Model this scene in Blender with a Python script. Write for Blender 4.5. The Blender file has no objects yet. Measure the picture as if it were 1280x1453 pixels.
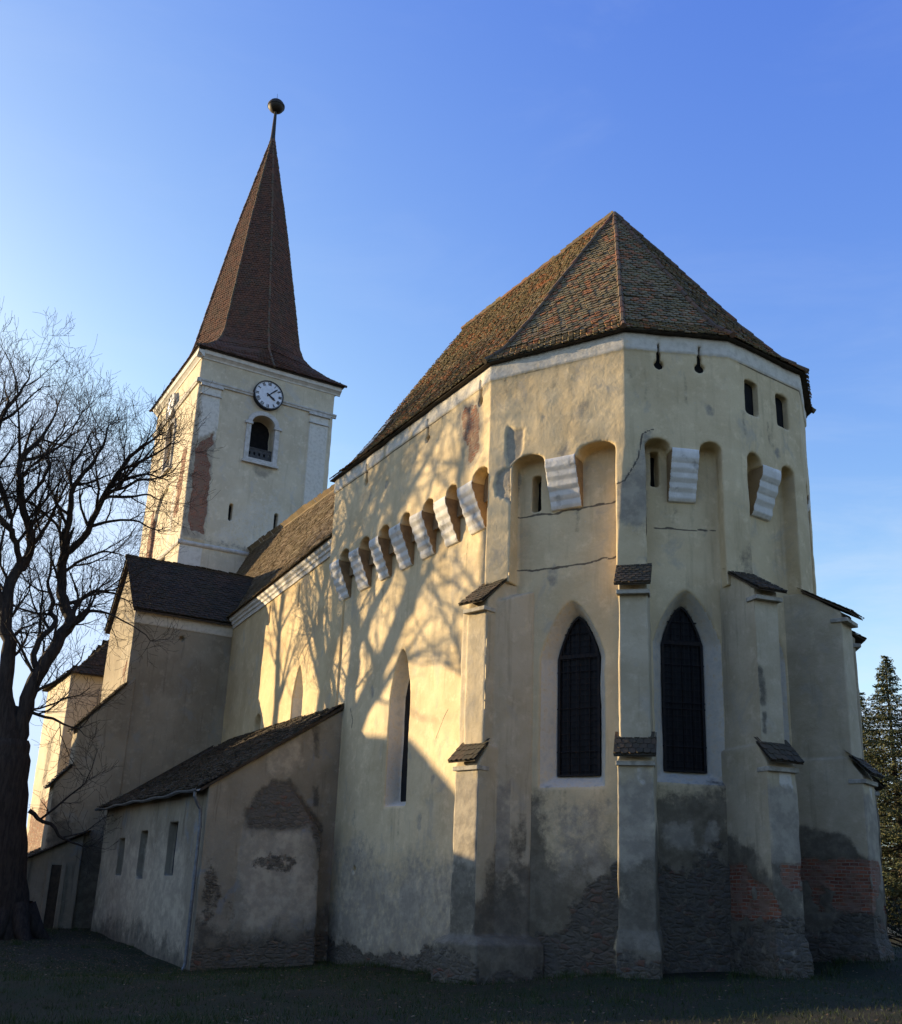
import bpy, bmesh, math, random
import numpy as np
from mathutils import Vector, Matrix
from mathutils.geometry import tessellate_polygon

R = math.radians
random.seed(7)
rng = np.random.default_rng(7)
SC = bpy.context.scene
COL = SC.collection

# ------------------------------------------------------------------ camera
cam_d = bpy.data.cameras.new('camera')
cam = bpy.data.objects.new('camera', cam_d)
COL.objects.link(cam)
cr, cu, cf = (0.506602, 0.861389, 0.036939), (0.24005, -0.182069, 0.953534), (-0.828089, 0.474195, 0.299013)
cam.matrix_world = Matrix(((cr[0], cu[0], -cf[0], 23.03), (cr[1], cu[1], -cf[1], -14.15),
                           (cr[2], cu[2], -cf[2], 1.70), (0, 0, 0, 1)))
cam_d.sensor_fit = 'HORIZONTAL'
cam_d.sensor_width = 36
cam_d.lens = 41.45
cam_d.shift_x = -0.00456
cam_d.shift_y = 0.0580
cam_d.clip_end = 3000
SC.camera = cam

# ------------------------------------------------------------------ sky, sun, exposure
SUN_EL, SUN_DIR = R(9.0), Vector((0.80, 0.60, -math.tan(R(9.0)))).normalized()
w = bpy.data.worlds.new('World')
SC.world = w
w.use_nodes = True
nt = w.node_tree
bg = nt.nodes['Background']
sky = nt.nodes.new('ShaderNodeTexSky')
sky.sky_type = 'NISHITA'
sky.sun_disc = False
sky.sun_elevation = SUN_EL
sky.sun_rotation = math.atan2(-0.80, -0.60)
sky.air_density = 1.0
sky.dust_density = 1.0
sky.ozone_density = 3.0
# grade the clear winter sky: deeper blue away from the sun, paler towards it
sep = nt.nodes.new('ShaderNodeSeparateColor'); com = nt.nodes.new('ShaderNodeCombineColor')
nt.links.new(sky.outputs[0], sep.inputs[0])
def _m(op, x, y):
    q = nt.nodes.new('ShaderNodeMath'); q.operation = op
    for s_, v_ in zip(q.inputs, (x, y)):
        if isinstance(v_, bpy.types.NodeSocket): nt.links.new(v_, s_)
        else: s_.default_value = v_
    return q.outputs[0]
for ch, (p_, k_) in enumerate(((1.6, 2.12), (1.4, 1.17), (.5, .93))):
    x_ = _m('MULTIPLY', sep.outputs[ch], .4245)
    lo_ = _m('POWER', _m('MINIMUM', x_, 1.0), p_)
    y_ = _m('ADD', _m('MULTIPLY', lo_, k_ / .4245), _m('MULTIPLY', _m('MAXIMUM', _m('SUBTRACT', x_, 1.0), 0.0), 1 / .4245))
    nt.links.new(_m('MINIMUM', y_, (.68, .86, 1.12)[ch] / .4245), com.inputs[ch])
tc = nt.nodes.new('ShaderNodeTexCoord'); mp = nt.nodes.new('ShaderNodeMapping'); mp.inputs['Scale'].default_value = (2.2, 2.2, 7.5); mp.inputs['Rotation'].default_value = (.15, .1, .4)
nt.links.new(tc.outputs['Generated'], mp.inputs[0])
wn = nt.nodes.new('ShaderNodeTexNoise'); wn.inputs['Scale'].default_value = 1.6; wn.inputs['Detail'].default_value = 7; wn.inputs['Roughness'].default_value = .62; wn.inputs['Distortion'].default_value = .5
nt.links.new(mp.outputs[0], wn.inputs['Vector'])
sz = nt.nodes.new('ShaderNodeSeparateXYZ'); nt.links.new(tc.outputs['Generated'], sz.inputs[0])
mr = nt.nodes.new('ShaderNodeMapRange'); mr.interpolation_type = 'SMOOTHSTEP'; nt.links.new(wn.outputs['Fac'], mr.inputs[0]); mr.inputs[1].default_value = .46; mr.inputs[2].default_value = .74
m2 = nt.nodes.new('ShaderNodeMapRange'); nt.links.new(sz.outputs[2], m2.inputs[0]); m2.inputs[1].default_value = .10; m2.inputs[2].default_value = .50; m2.inputs[3].default_value = .55; m2.inputs[4].default_value = .05
cl = nt.nodes.new('ShaderNodeMix'); cl.data_type = 'RGBA'; cl.inputs[7].default_value = (1.75, 1.95, 2.25, 1)
nt.links.new(_m('MULTIPLY', mr.outputs[0], m2.outputs[0]), cl.inputs[0]); nt.links.new(com.outputs[0], cl.inputs[6])
nt.links.new(cl.outputs[2], bg.inputs[0])
bg.inputs[1].default_value = 0.15
sd = bpy.data.lights.new('sun', 'SUN')
sd.energy = 3.5
sd.angle = R(0.42)
sd.color = (1.0, 0.77, 0.46)
so = bpy.data.objects.new('sun', sd)
so.rotation_euler = SUN_DIR.to_track_quat('-Z', 'Y').to_euler()
so.location = (-40, -40, 40)
COL.objects.link(so)
SC.view_settings.view_transform = 'Standard'
SC.view_settings.look = 'None'
SC.view_settings.exposure = 1.58
SC.view_settings.gamma = 1.0

# ------------------------------------------------------------------ helpers: objects
def mesh_obj(name, verts, faces, mat=None, parent=None, smooth=False):
    me = bpy.data.meshes.new(name)
    me.from_pydata([tuple(v) for v in verts], [], [tuple(f) for f in faces])
    me.validate()
    if smooth:
        me.polygons.foreach_set('use_smooth', [True] * len(me.polygons))
    o = bpy.data.objects.new(name, me)
    if mat: me.materials.append(mat)
    if parent: o.parent = parent
    COL.objects.link(o)
    return o

def tag(o, label, cat, group=None):
    o['label'] = label
    o['category'] = cat
    if group: o['group'] = group
    return o

def empty(name, loc=(0, 0, 0)):
    o = bpy.data.objects.new(name, None)
    o.location = loc
    COL.objects.link(o)
    return o

class MB:
    """collects solids into one mesh"""
    def __init__(s): s.v, s.f = [], []
    def add(s, v, f):
        k = len(s.v)
        s.v += [tuple(p) for p in v]
        s.f += [tuple(i + k for i in q) for q in f]
    def box(s, c, ax, h):
        """box by centre, three unit axes and half sizes"""
        c = np.array(c, float); ax = [np.array(a, float) for a in ax]
        v = []
        for sx in (-1, 1):
            for sy in (-1, 1):
                for sz in (-1, 1):
                    v.append(c + ax[0] * h[0] * sx + ax[1] * h[1] * sy + ax[2] * h[2] * sz)
        s.add(v, [(0, 1, 3, 2), (4, 6, 7, 5), (0, 4, 5, 1), (2, 3, 7, 6), (0, 2, 6, 4), (1, 5, 7, 3)])
    def bar(s, p, q, r, n=6, r2=None):
        s.add(*tube([p, q], [r, r if r2 is None else r2], n, True))
    def prism(s, poly, z0, z1):
        n = len(poly)
        v = [(x, y, z0) for x, y in poly] + [(x, y, z1) for x, y in poly]
        tri = tessellate_polygon([[Vector((x, y, 0)) for x, y in poly]])
        f = [tuple(t) for t in tri] + [tuple(n + i for i in t) for t in tri]
        f += [(i, (i + 1) % n, n + (i + 1) % n, n + i) for i in range(n)]
        s.add(v, f)
    def build(s, name, mat=None, parent=None, smooth=False, bevel=0, fix=True):
        o = mesh_obj(name, s.v, s.f, mat, parent, smooth)
        if fix:
            bm = bmesh.new(); bm.from_mesh(o.data)
            bmesh.ops.recalc_face_normals(bm, faces=bm.faces)
            if bevel:
                bmesh.ops.bevel(bm, geom=[e for e in bm.edges if len(e.link_faces) == 2 and e.calc_face_angle(0) > .4],
                                offset=bevel, segments=2, profile=.6, affect='EDGES', clamp_overlap=True)
            bm.to_mesh(o.data); bm.free()
        return o

def tube(pts, rad, n=6, cap=False):
    P = np.array(pts, float)
    T = np.gradient(P, axis=0) if len(P) > 2 else np.array([P[1] - P[0]] * 2)
    T /= np.linalg.norm(T, axis=1)[:, None] + 1e-9
    ref = np.array([0.31, 0.17, 0.93]) if abs(T[0][2]) < .9 else np.array([1, .2, 0])
    v, f = [], []
    for i, (p, t) in enumerate(zip(P, T)):
        a = np.cross(t, ref); a /= np.linalg.norm(a) + 1e-9
        b = np.cross(t, a)
        for k in range(n):
            g = 2 * math.pi * k / n
            v.append(p + rad[i] * (a * math.cos(g) + b * math.sin(g)))
        if i:
            o = (i - 1) * n
            for k in range(n):
                f.append((o + k, o + (k + 1) % n, o + n + (k + 1) % n, o + n + k))
    if cap:
        f.append(tuple(range(n))[::-1]); f.append(tuple(range(len(v) - n, len(v))))
    return v, f

def panel(A, t, n, outline, holes=(), thick=.6):
    """closed wall slab: outline in (s,z); holes = (front loop, back loop, depth) blind recesses"""
    A = np.array(A[:2], float); t = np.array(t); n = np.array(n)
    def P(s, z, d): q = A + t * s - n * d; return (q[0], q[1], z)
    v, f = [], []
    loops = [outline] + [h[0] for h in holes]
    tri = tessellate_polygon([[Vector((s, z, 0)) for s, z in l] for l in loops])
    for l in loops: v += [P(s, z, 0) for s, z in l]
    f += [tuple(q) for q in tri]
    m = len(outline); k = len(v)
    tri = tessellate_polygon([[Vector((s, z, 0)) for s, z in outline]])
    v += [P(s, z, thick) for s, z in outline]
    f += [tuple(k + i for i in q) for q in tri]
    f += [(i, (i + 1) % m, k + (i + 1) % m, k + i) for i in range(m)]
    off = m
    for fr, bk, d in holes:
        k = len(v); c = len(bk)
        v += [P(s, z, d) for s, z in bk]
        tri = tessellate_polygon([[Vector((s, z, 0)) for s, z in bk]])
        f += [tuple(k + i for i in q) for q in tri]
        f += [(off + i, off + (i + 1) % c, k + (i + 1) % c, k + i) for i in range(c)]
        off += c
    return v, f

def hull(pts):
    bm = bmesh.new()
    vs = [bm.verts.new(p) for p in pts]
    r = bmesh.ops.convex_hull(bm, input=vs)
    bmesh.ops.delete(bm, geom=list({g for g in r['geom_interior'] + r['geom_unused'] if isinstance(g, bmesh.types.BMVert)}), context='VERTS')
    bm.verts.index_update()
    v = [tuple(x.co) for x in bm.verts]; f = [tuple(x.index for x in q.verts) for q in bm.faces]
    bm.free()
    return v, f

def rect(s0, s1, z0, z1): return [(s0, z0), (s1, z0), (s1, z1), (s0, z1)]

def arch(s, hw, z0, zs, za, n=8, pointed=True):
    """loop: pointed or segmental arch opening centred on s"""
    L = [(s - hw, z0), (s + hw, z0), (s + hw, zs)]
    for i in range(1, 2 * n):
        u = i / (2 * n)
        x = hw * (1 - 2 * u)
        if pointed:
            q = 1 - abs(x) / hw
            z = zs + (za - zs) * math.sin(q * math.pi / 2) ** .78 * (.82 + .18 * q)
        else:
            z = zs + (za - zs) * math.sqrt(max(0, 1 - (x / hw) ** 2))
        L.append((s + x, z))
    L.append((s - hw, zs))
    return L

def disc(s, z, r, n=16): return [(s + r * math.cos(2 * math.pi * i / n), z + r * math.sin(2 * math.pi * i / n)) for i in range(n)]

# ------------------------------------------------------------------ helpers: noise
def _hash(ix, iy, iz, seed):
    with np.errstate(over='ignore'):
        n = ix.astype(np.uint32) * np.uint32(374761393) + iy.astype(np.uint32) * np.uint32(668265263) \
            + iz.astype(np.uint32) * np.uint32(2246822519) + np.uint32(seed * 3266489 + 17)
        n = (n ^ (n >> np.uint32(13))) * np.uint32(1274126177)
        n = n ^ (n >> np.uint32(16))
    return (n & np.uint32(0xffff)).astype(np.float32) / 65535

def vnoise(P, seed=0):
    I = np.floor(P).astype(np.int64); F = (P - I).astype(np.float32)
    F = F * F * (3 - 2 * F)
    o = 0
    for dx in (0, 1):
        wx = F[:, 0] if dx else 1 - F[:, 0]
        for dy in (0, 1):
            wy = F[:, 1] if dy else 1 - F[:, 1]
            for dz in (0, 1):
                wz = F[:, 2] if dz else 1 - F[:, 2]
                o = o + wx * wy * wz * _hash(I[:, 0] + dx, I[:, 1] + dy, I[:, 2] + dz, seed)
    return o

def fbm(P, scale, oct=3, seed=0):
    P = np.asarray(P, float) * scale
    o = 0; a = .5; tot = 0
    for k in range(oct):
        o = o + a * vnoise(P * 2 ** k + 13.7 * k, seed + k); tot += a; a *= .5
    return o / tot

# ------------------------------------------------------------------ helpers: walls of old plaster
def poly_sdf(S, Z, poly):
    d = np.full(S.shape, 1e9); ins = np.zeros(S.shape, bool)
    n = len(poly)
    for i in range(n):
        (x1, z1), (x2, z2) = poly[i], poly[(i + 1) % n]
        ex, ez = x2 - x1, z2 - z1
        u = np.clip(((S - x1) * ex + (Z - z1) * ez) / (ex * ex + ez * ez + 1e-9), 0, 1)
        d = np.minimum(d, np.hypot(S - x1 - u * ex, Z - z1 - u * ez))
        if z1 != z2:
            c = ((z1 > Z) != (z2 > Z)) & (S < (x2 - x1) * (Z - z1) / (z2 - z1) + x1)
            ins ^= c
    return np.where(ins, -d, d)

def line_dist(S, Z, pl):
    d = np.full(S.shape, 1e9)
    for (x1, z1), (x2, z2) in zip(pl[:-1], pl[1:]):
        ex, ez = x2 - x1, z2 - z1
        u = np.clip(((S - x1) * ex + (Z - z1) * ez) / (ex * ex + ez * ez + 1e-9), 0, 1)
        d = np.minimum(d, np.hypot(S - x1 - u * ex, Z - z1 - u * ez))
    return d

CH = dict(brick=(0, 0), grey=(0, 1), damp=(0, 2), white=(1, 0), crack=(1, 1), rubble=(1, 2))
def sm(x, a, b): t = np.clip((x - a) / (b - a), 0, 1); return t * t * (3 - 2 * t)

def wall(name, solids, voxel, mat, parent, patches=(), extra=None, amp=.012, push=None):
    """union of closed solids -> one irregular plaster skin with wear masks stored per vertex"""
    mb = MB()
    for v, f in solids: mb.add(v, f)
    o = mb.build('tmp', None, None)
    m = o.modifiers.new('r', 'REMESH'); m.mode = 'VOXEL'; m.voxel_size = voxel; m.use_smooth_shade = True
    dg = bpy.context.evaluated_depsgraph_get()
    me = bpy.data.meshes.new_from_object(o.evaluated_get(dg))
    old = o.data
    bpy.data.objects.remove(o); bpy.data.meshes.remove(old)
    me.name = name
    N = len(me.vertices)
    P = np.empty(N * 3, np.float32); me.vertices.foreach_get('co', P); P = P.reshape(-1, 3).astype(float)
    Nn = np.empty(N * 3, np.float32); me.vertex_normals.foreach_get('vector', Nn); Nn = Nn.reshape(-1, 3)
    M = np.zeros((2, N, 4), np.float32); M[..., 3] = 1
    depth = np.zeros(N)
    for p in patches:
        fr = p['fr']; A = np.array(fr[0][:2], float); t = np.array(fr[1]); n = np.array(fr[2])
        q = P[:, :2] - A
        S = q @ t; D = q @ n; Z = P[:, 2]
        pts = np.array(p['pts'])
        mg = p.get('mg', .5)
        sel = ((np.abs(D) < p.get('tol', .5)) & (Nn[:, :2] @ n > .2) if 'dr' not in p else (D > p['dr'][0]) & (D < p['dr'][1])) & (S > pts[:, 0].min() - mg) & (S < pts[:, 0].max() + mg) \
            & (Z > pts[:, 1].min() - mg) & (Z < pts[:, 1].max() + mg)
        i = np.nonzero(sel)[0]
        if not len(i): continue
        w_ = (fbm(P[i], p.get('ns', 2.2), 4, p.get('seed', 3)) - .5) * p.get('na', .45)
        a, b = CH[p['ch']]
        if p.get('line'):
            d = line_dist(S[i] + w_ * .35, Z[i] + w_ * .5, p['pts'])
            k = 1 - sm(d, 0, p['w'] * 2)
        else:
            sf = p.get('soft', dict(brick=.06, grey=.22, damp=.5, white=.05, rubble=.3)[p['ch']])
            k = 1 - sm(poly_sdf(S[i], Z[i], p['pts']) + w_, -sf, sf)
        k = k * p.get('amt', 1)
        M[a, i, b] = np.maximum(M[a, i, b], k)
        depth[i] = np.maximum(depth[i], k * p.get('depth', 0))
    if extra:
        for ch, val, dep in extra(P, Nn):
            a, b = CH[ch]
            M[a, :, b] = np.maximum(M[a, :, b], val)
            depth = np.maximum(depth, val * dep)
    disp = (fbm(P, 1.3, 2, 11) - .5) * amp * 3.4 + (fbm(P, 6.5, 2, 23) - .5) * amp * .7 - depth
    if push is not None: disp = disp + push(P, Nn)
    rough = np.maximum(M[0, :, 0], M[1, :, 2])
    if rough.max() > .05:
        disp = disp + rough * (fbm(P * (1, 1, 1.7), 6.5, 2, 31) - .5) * .06
    P += Nn * disp[:, None]
    me.vertices.foreach_set('co', P.astype(np.float32).ravel())
    for k, nm in enumerate(('wear_a', 'wear_b')):
        at = me.attributes.new(nm, 'FLOAT_COLOR', 'POINT')
        at.data.foreach_set('color', M[k].ravel())
    me.materials.clear(); me.materials.append(mat)
    me.polygons.foreach_set('use_smooth', [True] * len(me.polygons))
    me.update()
    ob = bpy.data.objects.new(name, me)
    ob.parent = parent
    COL.objects.link(ob)
    return ob

# ------------------------------------------------------------------ materials
class NT:
    def __init__(s, name):
        s.m = bpy.data.materials.new(name); s.m.use_nodes = True
        s.t = s.m.node_tree; s.b = s.t.nodes['Principled BSDF']
        s.b.inputs['Roughness'].default_value = .9
        s.b.inputs['Specular IOR Level'].default_value = .25
        s._pos = None
    def n(s, kind, **kw):
        x = s.t.nodes.new('ShaderNode' + kind)
        for k, v in kw.items(): setattr(x, k, v)
        return x
    def put(s, sock, v):
        if isinstance(v, bpy.types.NodeSocket): s.t.links.new(v, sock)
        elif v is not None:
            if sock.type == 'RGBA' and len(v) == 3: v = (*v, 1)
            sock.default_value = v
    def pos(s, scale=(1, 1, 1)):
        if s._pos is None: s._pos = s.n('NewGeometry').outputs['Position']
        if scale == (1, 1, 1): return s._pos
        x = s.n('VectorMath', operation='MULTIPLY'); s.put(x.inputs[0], s._pos); x.inputs[1].default_value = scale
        return x.outputs[0]
    def noise(s, scale, detail=5, vec=None, rough=.6, dist=0):
        x = s.n('TexNoise'); s.put(x.inputs['Vector'], vec or s.pos())
        x.inputs['Scale'].default_value = scale; x.inputs['Detail'].default_value = detail
        x.inputs['Roughness'].default_value = rough; x.inputs['Distortion'].default_value = dist
        return x.outputs['Fac']
    def ramp(s, fac, stops, interp='LINEAR'):
        x = s.n('ValToRGB'); s.put(x.inputs[0], fac); e = x.color_ramp; e.interpolation = interp
        while len(e.elements) < len(stops): e.elements.new(.5)
        for el, (p, c) in zip(e.elements, stops):
            el.position = p; el.color = (*c, 1) if len(c) == 3 else c
        return x.outputs[0]
    def step(s, fac, a, b):
        x = s.n('MapRange', interpolation_type='SMOOTHSTEP'); s.put(x.inputs[0], fac)
        x.inputs[1].default_value = a; x.inputs[2].default_value = b
        return x.outputs[0]
    def math(s, op, a, b=None):
        x = s.n('Math', operation=op); s.put(x.inputs[0], a)
        if b is not None: s.put(x.inputs[1], b)
        return x.outputs[0]
    def mix(s, fac, a, b, mode='MIX'):
        x = s.n('Mix', data_type='RGBA', blend_type=mode)
        s.put(x.inputs[0], fac); s.put(x.inputs[6], a); s.put(x.inputs[7], b)
        return x.outputs[2]
    def bump(s, h, dist, strength=1, prev=None):
        x = s.n('Bump'); s.put(x.inputs['Height'], h); x.inputs['Distance'].default_value = dist
        x.inputs['Strength'].default_value = strength
        if prev: s.put(x.inputs['Normal'], prev)
        return x.outputs[0]
    def done(s, col=None, nor=None, rough=None):
        if col is not None: s.put(s.b.inputs['Base Color'], col)
        if nor is not None: s.put(s.b.inputs['Normal'], nor)
        if rough is not None: s.put(s.b.inputs['Roughness'], rough)
        return s.m

def brick_tex(s, bw=.27, rh=.085):
    sep = s.n('SeparateXYZ'); s.put(sep.inputs[0], s.pos())
    c = s.n('CombineXYZ'); s.put(c.inputs[0], s.math('ADD', sep.outputs[0], sep.outputs[1])); s.put(c.inputs[1], sep.outputs[2])
    nz = s.n('TexNoise'); s.put(nz.inputs['Vector'], s.pos()); nz.inputs['Scale'].default_value = 3
    ad = s.n('VectorMath', operation='MULTIPLY_ADD'); s.put(ad.inputs[0], nz.outputs['Color']); ad.inputs[1].default_value = (.09, .06, 0); s.put(ad.inputs[2], c.outputs[0])
    b = s.n('TexBrick'); s.put(b.inputs['Vector'], ad.outputs[0])
    b.inputs['Scale'].default_value = 1; b.inputs['Brick Width'].default_value = bw; b.inputs['Row Height'].default_value = rh
    b.inputs['Mortar Size'].default_value = .012; b.inputs['Mortar Smooth'].default_value = .3
    b.inputs['Color1'].default_value = (.33, .115, .055, 1); b.inputs['Color2'].default_value = (.17, .06, .035, 1)
    b.inputs['Mortar'].default_value = (.30, .25, .19, 1)
    col = s.mix(s.step(s.noise(2.5, 4), .42, .6), b.outputs['Color'], (.24, .15, .10))
    return col, b.outputs['Fac']

def plaster(name, light, dark, grey=(.36, .33, .27), stain=.5, streak=.35):
    s = NT(name)
    big = s.noise(.55, 6, rough=.62)
    mid = s.noise(2.7, 7, rough=.68)
    col = s.mix(s.step(big, .36, .66), light, dark)
    col = s.mix(s.math('MULTIPLY', s.step(mid, .5, .72), .55), col, tuple(min(1, c * 1.22 + .03) for c in light))
    gm = s.step(s.noise(1.05, 7, vec=s.pos((1, 1, .8)), rough=.65, dist=.6), .55, .68)
    col = s.mix(s.math('MULTIPLY', gm, stain), col, grey)
    st = s.step(s.noise(1.0, 6, vec=s.pos((5, 5, .45)), rough=.6), .54, .74)
    col = s.mix(s.math('MULTIPLY', st, streak), col, tuple(c * .55 for c in dark), )
    sp = s.step(s.noise(24, 3), .60, .74)
    col = s.mix(s.math('MULTIPLY', sp, .28), col, tuple(c * .5 for c in dark))
    sp2 = s.step(s.noise(9, 5, rough=.7), .63, .72)
    col = s.mix(s.math('MULTIPLY', sp2, .35), col, (.50, .47, .40))
    A = s.n('Attribute', attribute_name='wear_a'); B = s.n('Attribute', attribute_name='wear_b')
    sa = s.n('SeparateColor'); s.put(sa.inputs[0], A.outputs['Color'])
    sb = s.n('SeparateColor'); s.put(sb.inputs[0], B.outputs['Color'])
    edge = s.math('MULTIPLY', s.math('SUBTRACT', s.noise(5, 8, rough=.75), .5), 2.6)
    def mask(x, soft=.18, e=edge):
        return s.step(s.math('ADD', x, s.math('MULTIPLY', e, s.math('MULTIPLY', s.math('MULTIPLY', x, s.math('SUBTRACT', 1.15, x)), 2.2))), .5 - soft, .5 + soft)
    brick, fac = brick_tex(s)
    wn = s.noise(5, 5)
    white = s.mix(s.step(wn, .40, .72), (.65, .60, .50), (.52, .475, .385))
    g = s.mix(s.step(mid, .4, .62), (.29, .25, .185), (.41, .35, .25))
    damp = s.mix(s.step(s.noise(2.6, 7, rough=.72), .40, .64), (.060, .054, .042), (.15, .13, .095))  # damp stain colour, deepened to carry part of the low walls' shade
    wz = s.n('TexNoise'); s.put(wz.inputs['Vector'], s.pos()); wz.inputs['Scale'].default_value = 4; wz.inputs['Detail'].default_value = 4
    wa = s.n('VectorMath', operation='MULTIPLY_ADD'); s.put(wa.inputs[0], wz.outputs['Color']); wa.inputs[1].default_value = (.28, .28, .22); s.put(wa.inputs[2], s.pos((1, 1, 2.1)))
    wv = wa.outputs[0]
    vr = s.n('TexVoronoi', feature='F1'); s.put(vr.inputs['Vector'], wv); vr.inputs['Scale'].default_value = 3.9; vr.inputs['Randomness'].default_value = 1
    ve = s.n('TexVoronoi', feature='DISTANCE_TO_EDGE'); s.put(ve.inputs['Vector'], wv); ve.inputs['Scale'].default_value = 3.9
    vs = s.n('SeparateColor'); s.put(vs.inputs[0], vr.outputs['Color'])
    rub = s.ramp(vs.outputs[0], [(0, (.07, .06, .045)), (.35, (.12, .10, .07)), (.6, (.09, .08, .065)), (.85, (.16, .125, .085)), (1, (.15, .065, .04))])
    rub = s.mix(s.step(ve.outputs['Distance'], .0, .10), (.075, .066, .05), rub)
    rub = s.mix(s.math('MULTIPLY', s.step(s.noise(2.4, 7, rough=.75), .40, .58), .85), rub, (.115, .10, .075))
    col = s.mix(mask(sb.outputs[0], .3), col, white)
    col = s.mix(s.math('MULTIPLY', mask(sa.outputs[2], .4), .82), col, damp)
    col = s.mix(mask(sa.outputs[1], .38), col, g)
    mr = mask(sb.outputs[2]); mbk = mask(sa.outputs[0])
    col = s.mix(mr, col, rub)
    col = s.mix(mbk, col, brick)
    col = s.mix(s.math('MULTIPLY', s.step(s.math('ADD', sb.outputs[1], s.math('MULTIPLY', edge, .22)), .50, .72), .85), col, (.06, .05, .04))
    h = s.math('ADD', s.math('MULTIPLY', s.noise(11, 6, rough=.62), .6), s.math('MULTIPLY', s.noise(55, 4), .25))
    nor = s.bump(h, .035, .55)
    hb = s.math('ADD', s.math('MULTIPLY', s.math('MULTIPLY', s.math('SUBTRACT', 1, fac), mbk), .7), s.math('MULTIPLY', s.math('MULTIPLY', s.step(ve.outputs['Distance'], 0, .3), mr), .7))
    nor = s.bump(hb, .035, .9, nor)
    return s.done(col, nor, .93)

def simple(name, c1, c2, scale=3, rough=.8, bump=.01, bscale=20, spec=.25, metal=0):
    s = NT(name)
    col = s.mix(s.step(s.noise(scale, 6, rough=.65), .38, .64), c1, c2)
    s.b.inputs['Specular IOR Level'].default_value = spec; s.b.inputs['Metallic'].default_value = metal
    return s.done(col, s.bump(s.noise(bscale, 5), bump, .6), rough)

def tile_mat(name, cols, moss, moss_amt=.5, grime=(.05, .04, .03), orange=None):
    s = NT(name)
    g = s.n('NewGeometry')
    col = s.ramp(g.outputs['Random Per Island'], [(i / len(cols), c) for i, c in enumerate(cols)], 'CONSTANT')
    col = s.mix(s.math('MULTIPLY', s.step(s.noise(1.1, 6, rough=.7), .40, .66), moss_amt), col, moss)
    if orange:
        w2 = s.n('TexWhiteNoise', noise_dimensions='1D'); s.put(w2.inputs['W'], g.outputs['Random Per Island'])
        pk = s.step(s.math('ADD', s.math('MULTIPLY', w2.outputs['Value'], .55), s.noise(.8, 4)), .96, 1.03)
        col = s.mix(s.math('MULTIPLY', pk, .85), col, orange)
        dk = s.step(s.math('SUBTRACT', s.math('ADD', s.noise(1.7, 4), .0), s.math('MULTIPLY', w2.outputs['Value'], .45)), .36, .46)
        col = s.mix(s.math('MULTIPLY', dk, .6), col, (.055, .05, .032))
    col = s.mix(s.math('MULTIPLY', s.step(s.noise(14, 5, rough=.7), .5, .7), .5), col, grime)
    col = s.mix(s.math('MULTIPLY', s.step(s.noise(7, 5, rough=.75), .60, .72), .45), col, tuple(min(1, c * 1.8 + .03) for c in moss))
    return s.done(col, s.bump(s.noise(30, 4), .01, .6), .9)

M_choir = plaster('ochre_limewash', (.66, .525, .31), (.55, .425, .24), stain=.48, streak=.32)
M_nave = plaster('ochre_limewash_nave', (.63, .49, .27), (.53, .39, .205), stain=.45, streak=.25)
M_trans = plaster('shade_dulled_limewash', (.34, .285, .195), (.26, .215, .145), grey=(.27, .26, .22), stain=.6, streak=.45)  # transept's shade is put into this darker base colour
M_corb = plaster('corbel_limewash', (.74, .71, .65), (.64, .61, .54), grey=(.52, .49, .43), stain=.45, streak=.35)
M_tower = plaster('cream_limewash', (.60, .51, .355), (.51, .43, .295), grey=(.45, .43, .39), stain=.45, streak=.3)
M_butt = plaster('grey_ochre_plaster', (.54, .45, .30), (.43, .35, .22), grey=(.40, .355, .275), stain=.6, streak=.4)
M_sac = plaster('damp_shade_plaster', (.27, .235, .17), (.20, .17, .12), grey=(.19, .205, .215), stain=.8, streak=.65)  # base colour darkened to carry the shade on the low annex
M_white = simple('limewashed_stone', (.72, .69, .63), (.60, .57, .50), 2.2, .92, .01, 14)
M_side = simple('shade_browned_side', (.30, .205, .105), (.21, .14, .075), 3, .95, .01, 14)  # ochre side, browned to put the slots' shade into the colour
M_jamb = simple('limewashed_reveal', (.56, .53, .48), (.42, .39, .33), 3, .92, .01, 14)
M_cap = simple('worn_cap_stone', (.46, .42, .34), (.30, .27, .21), 5, .92, .01, 14)
M_tile = tile_mat('weathered_roof_tile', [(.205, .160, .085), (.235, .180, .093), (.165, .135, .077), (.26, .188, .095), (.21, .170, .10), (.29, .16, .08), (.185, .152, .083), (.27, .195, .104), (.225, .138, .074)], (.185, .160, .075), .62, orange=(.34, .135, .055))
M_spire = tile_mat('spire_tile', [(.14, .062, .034), (.115, .054, .031), (.16, .068, .036), (.098, .05, .031), (.132, .062, .036)], (.075, .068, .04), .4)
M_nroof = tile_mat('mossy_roof_tile', [(.19, .135, .08), (.22, .155, .085), (.16, .115, .07), (.245, .175, .10), (.175, .13, .075)], (.20, .16, .08), .6)
M_dtile = tile_mat('dark_roof_tile', [(.060, .045, .028), (.075, .053, .032), (.05, .04, .026), (.085, .056, .033)], (.055, .052, .026), .5)
M_hip = tile_mat('ridge_tile', [(.15, .082, .05), (.12, .075, .047), (.19, .09, .053), (.10, .072, .05), (.14, .095, .062)], (.11, .10, .055), .6)
M_under = simple('roof_boards', (.06, .045, .03), (.035, .028, .02), 5)
M_iron = simple('dark_iron', (.016, .016, .018), (.03, .024, .02), 6, .75, .004, 40, .15)
M_copper = simple('dark_copper', (.05, .036, .024), (.035, .032, .022), 6, .6, .004, 20, .35, .2)
M_zinc = simple('weathered_zinc', (.16, .18, .20), (.10, .11, .12), 5, .5, .004, 20, .5, .5)
M_glass = simple('dark_leaded_glass', (.006, .007, .009), (.012, .013, .016), 5, .45, .004, 9, .12)
M_dark = simple('unlit_room', (.006, .006, .007), (.012, .011, .01), 3, .95)
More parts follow.
